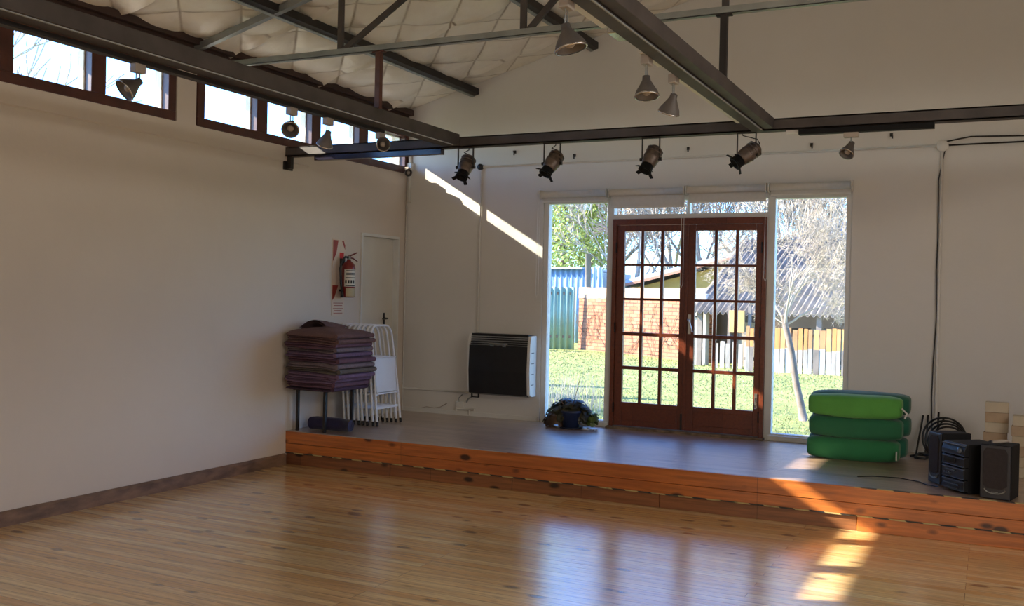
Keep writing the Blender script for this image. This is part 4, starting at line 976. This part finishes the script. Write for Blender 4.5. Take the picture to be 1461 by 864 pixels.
while x < 6.9:
    w_ = rp.uniform(.075, .12); g_ = rp.uniform(.006, .03)
    if x < 4.2 or True:
        MB().box((x, 12.74+rp.uniform(-.01, .01), .03), (x+w_, 12.77, rp.uniform(.56, .62))).build('picket', rp.choice(wg), t)
        MB().box((x+.003, 12.755, .55), (x+w_, 12.78, 1.03+rp.uniform(-.02, .04))).build('picket', rp.choice(og), t)
    x += w_+g_
t = thing('timber_gate', 'small gate of pale boards with an orange upper panel at the end of the wall', 'gate', (.45, 13.6, 0))
for i, x in enumerate((.02, .17, .30, .46, .60, .74)): MB().box((x, 13.55, .04), (x+.10, 13.58, .62+.05*(i % 2))).build('board', wg[i % 2], t)
MB().box((.38, 13.5, .88), (.74, 13.56, 1.40)).build('upper_panel', og[1], t, bevel=.01)
for x in (-.03, .33, .80): MB().box((x, 13.56, 0), (x+.07, 13.64, 1.5)).build('post', wg[2], t, bevel=.005)
t = thing('pale_gatepost', 'pale plastered pier standing before the brick wall behind the right door leaf', 'pier', (-.62, 14.6, 0))
MB().box((-.85, 14.5, 0), (-.42, 14.8, 1.78)).build('pier', simple('lime_render', (.62, .55, .48), .95, 0, .1, 3, .3), t, bevel=.02)
MB().box((-.88, 14.46, 1.2), (-.62, 14.5, 1.24)).build('latch', M['steel_d'], t)

# trees ------------------------------------------------------------
def grow(b, p, d, L, r, depth, rnd, split=2, spread=.55, up=.12, minr=.0035, sides=5, wob=.12):
    n = 4; pts = [p.copy()]; rs = [r]; cur = p.copy(); dd = d.normalized()
    for k in range(n):
        dd = (dd+Vector((rnd.uniform(-1, 1), rnd.uniform(-1, 1), rnd.uniform(-1, 1)))*wob+Vector((0, 0, up*.3))).normalized()
        cur = cur+dd*L/n; pts.append(cur.copy()); rs.append(max(minr*.8, r*(1-.45*(k+1)/n)))
        if depth > 0 and k >= 1 and rnd.random() < .55:
            ax = dd.orthogonal().normalized(); ax.rotate(Matrix.Rotation(rnd.uniform(0, 6.28), 3, dd)); nd = (dd+ax*spread*rnd.uniform(.9, 1.6)).normalized()
            grow(b, cur.copy(), nd, L*rnd.uniform(.45, .75), max(minr, rs[-1]*.55), depth-1, rnd, split, spread, up, minr, max(3, sides-1), wob)
    b.tube(pts, rs, sides if r > .012 else 3, False)
    if depth > 0:
        for s_ in range(split):
            ax = dd.orthogonal().normalized(); ax.rotate(Matrix.Rotation(rnd.uniform(0, 6.28), 3, dd)); nd = (dd+ax*spread*rnd.uniform(.5, 1.2)+Vector((0, 0, up))).normalized()
            grow(b, cur.copy(), nd, L*rnd.uniform(.62, .85), max(minr, rs[-1]*.72), depth-1, rnd, split, spread, up, minr, max(3, sides-1), wob)
pale_bark = simple('pale_bark', (.21, .17, .15), .9, 0, .3, 6, .4); grey_bark = simple('grey_twig', (.44, .39, .34), .9, 0, .2, 2, .1); warm_bark = simple('warm_twig', (.44, .34, .28), .9, 0, .2, 2, .1)
t = thing('garden_tree', 'bare pale-barked garden tree with leaning trunk seen through the right window', 'tree', (3.67, 4.1, .04))
b = MB(); tp = [(3.68, 4.1, .0), (3.64, 4.12, .22), (3.56, 4.13, .55), (3.49, 4.15, .95), (3.40, 4.16, 1.30), (3.38, 4.18, 1.42)]
b.tube(tp, [.062, .05, .044, .042, .04, .036], 10); b.build('trunk', pale_bark, t)
b = MB(); rt = random.Random(44)
for (d, L, r) in (((-.35, .1, .9), .62, .028), ((.30, .1, .95), .75, .026), ((.05, -.2, 1), .85, .026), ((.75, .2, .55), .6, .02), ((-.6, .2, .45), .45, .016)):
    grow(b, Vector((3.39, 4.17, 1.38+rt.uniform(-.15, .05))), Vector(d), L*.85, r*.8, 5, rt, 3, .75, .02, .0024, 5, .2)
b.build('branches', simple('sunlit_twig', (.44, .38, .31), .9), t)
t2spec = [  # x, y, height, seed, material, label
 (-9.0, 30, 8.5, 1, 0, 'bare tree far behind the blue shed, leftmost of the bare trees'),
 (-6.6, 27, 7.5, 2, 0, 'bare tree behind the brick wall seen through the left window'),
 (-4.6, 29, 9.0, 3, 1, 'bare brownish tree behind the ochre house roof'),
 (-2.6, 31, 9.0, 4, 0, 'bare tree seen through the top panes of the left door leaf'),
 (-.6, 26, 8.0, 5, 1, 'bare brown tree behind the left edge of the grey shed'),
 (1.2, 24, 7.5, 6, 0, 'bare tree rising behind the grey shed roof'),
 (3.4, 27, 8.5, 7, 0, 'bare tree behind the shed to the right of the garden tree'),
 (5.6, 25, 7.5, 8, 1, 'bare tree behind the right end of the grey shed'),
 (-11.5, 34, 9.5, 9, 1, 'tall bare tree at the far left behind the conifer'),
 (-7.8, 36, 10.5, 10, 0, 'tallest bare tree at the back between conifer and house')]
protos = []
for q in range(3):
    rt = random.Random(70+q); b = MB()
    b.tube([(0, 0, 0), (.03, 0, .7), (-.02, .03, 1.6)], [.14, .11, .095], 8)
    for k in range(5):
        a = 2*PI*k/5+rt.uniform(-.4, .4); grow(b, Vector((0, 0, .9+.17*k)), Vector((math.cos(a)*.7, math.sin(a)*.7, .9)), 2.1, .055, 4, rt, 3, .5, .14, .011, 5, .13)
    grow(b, Vector((-.02, .03, 1.6)), Vector((0, 0, 1)), 2.3, .07, 4, rt, 3, .45, .16, .011, 5, .12)
    protos.append((b.v, b.f, b.sm))
pm = {}
for i, (x, y, h_, sd_, mt, lab) in enumerate(t2spec):
    key = (i % 3, mt)
    if key not in pm:
        b = MB(); b.v, b.f, b.sm = protos[key[0]]; o = b.build('bare_tree', [grey_bark, warm_bark][mt], label=lab, cat='tree', group='bare trees beyond the garden'); pm[key] = o
    else: o = pm[key].copy(); COL.objects.link(o); o['label'] = lab
    s_ = h_/6.6; o.location = (x, y, 0); o.scale = (s_*1.05, s_*1.05, s_); o.rotation_euler = (0, 0, sd_*1.3)
# conifer, yellow-green
def evergreen(name, x, y, h_, r_, n, mat, lab, seed, base=.3, cone=True):
    t = thing(name, lab, 'tree', (x, y, 0)); rr = random.Random(seed)
    b = MB(); b.tube([(x, y, 0), (x, y, h_*.9)], [.16, .03], 8); b.build('trunk', pale_bark, t)
    b = MB()
    for k in range(n):
        v = rr.random()**.8; z = base+(h_-base)*v; rad = r_*((1-v)**.8 if cone else math.sin(PI*min(1, v*.8+.18))**.6)*rr.uniform(.35, 1.0); a = rr.uniform(0, 6.28)
        p = Vector((x+rad*math.cos(a), y+rad*math.sin(a), z+rr.uniform(-.1, .1))); s_ = rr.uniform(.04, .10); n_ = Vector((rr.uniform(-1, 1), rr.uniform(-1, 1), rr.uniform(-1, 1))).normalized(); u = n_.orthogonal().normalized(); w_ = n_.cross(u)
        b.add([p-u*s_, p+w_*s_*.6, p+u*s_*1.2, p-w_*s_*.6], [(0, 1, 2, 3)])
    b.build('foliage', mat, t)
evergreen('conifer', -9.6, 27, 9.0, 2.2, 24000, simple('yellow_green_leaf', (.50, .56, .16), .7, 0, .35, 3, 0), 'yellow-green leafy tree at the top of the tall left window', 5, .8, False)
evergreen('conifer', -13.5, 26, 8.0, 2.2, 5000, simple('mid_green_leaf', (.20, .30, .07), .7, 0, .3, 3, 0), 'green tree at the far left behind the metal fence', 6, .8, False)
# unseen evergreens added on the left to throw shadows over lawn and fence
evergreen('shadow_evergreen', -3.9, 3.4, 3.2, .7, 11000, simple('dark_leaf', (.07, .12, .04), .7, 0, .3, 3, 0), 'narrow unseen evergreen added left of the doors to shade the lawn', 15, .1, True)
evergreen('shadow_evergreen', -6.2, 4.7, 3.9, .8, 12000, simple('dark_leaf_b', (.06, .11, .04), .7, 0, .3, 3, 0), 'taller unseen evergreen added further left of the doors to shade the lawn', 16, .1, True)
evergreen('shadow_evergreen', -9.4, 15.2, 2.9, 1.1, 9000, simple('dark_leaf_c', (.06, .11, .04), .7, 0, .3, 3, 0), 'unseen evergreen added to shade the green metal fence', 17, .1, True)
# bare tree and neighbour's wall seen through the clerestory windows
o = pm[(0, 0)].copy(); COL.objects.link(o); o['label'] = 'bare tree beside the house seen through the first clerestory pane'; o.location = (-9.5, -2.2, 0); o.scale = (1, 1, 1.05); o.rotation_euler = (0, 0, 1)
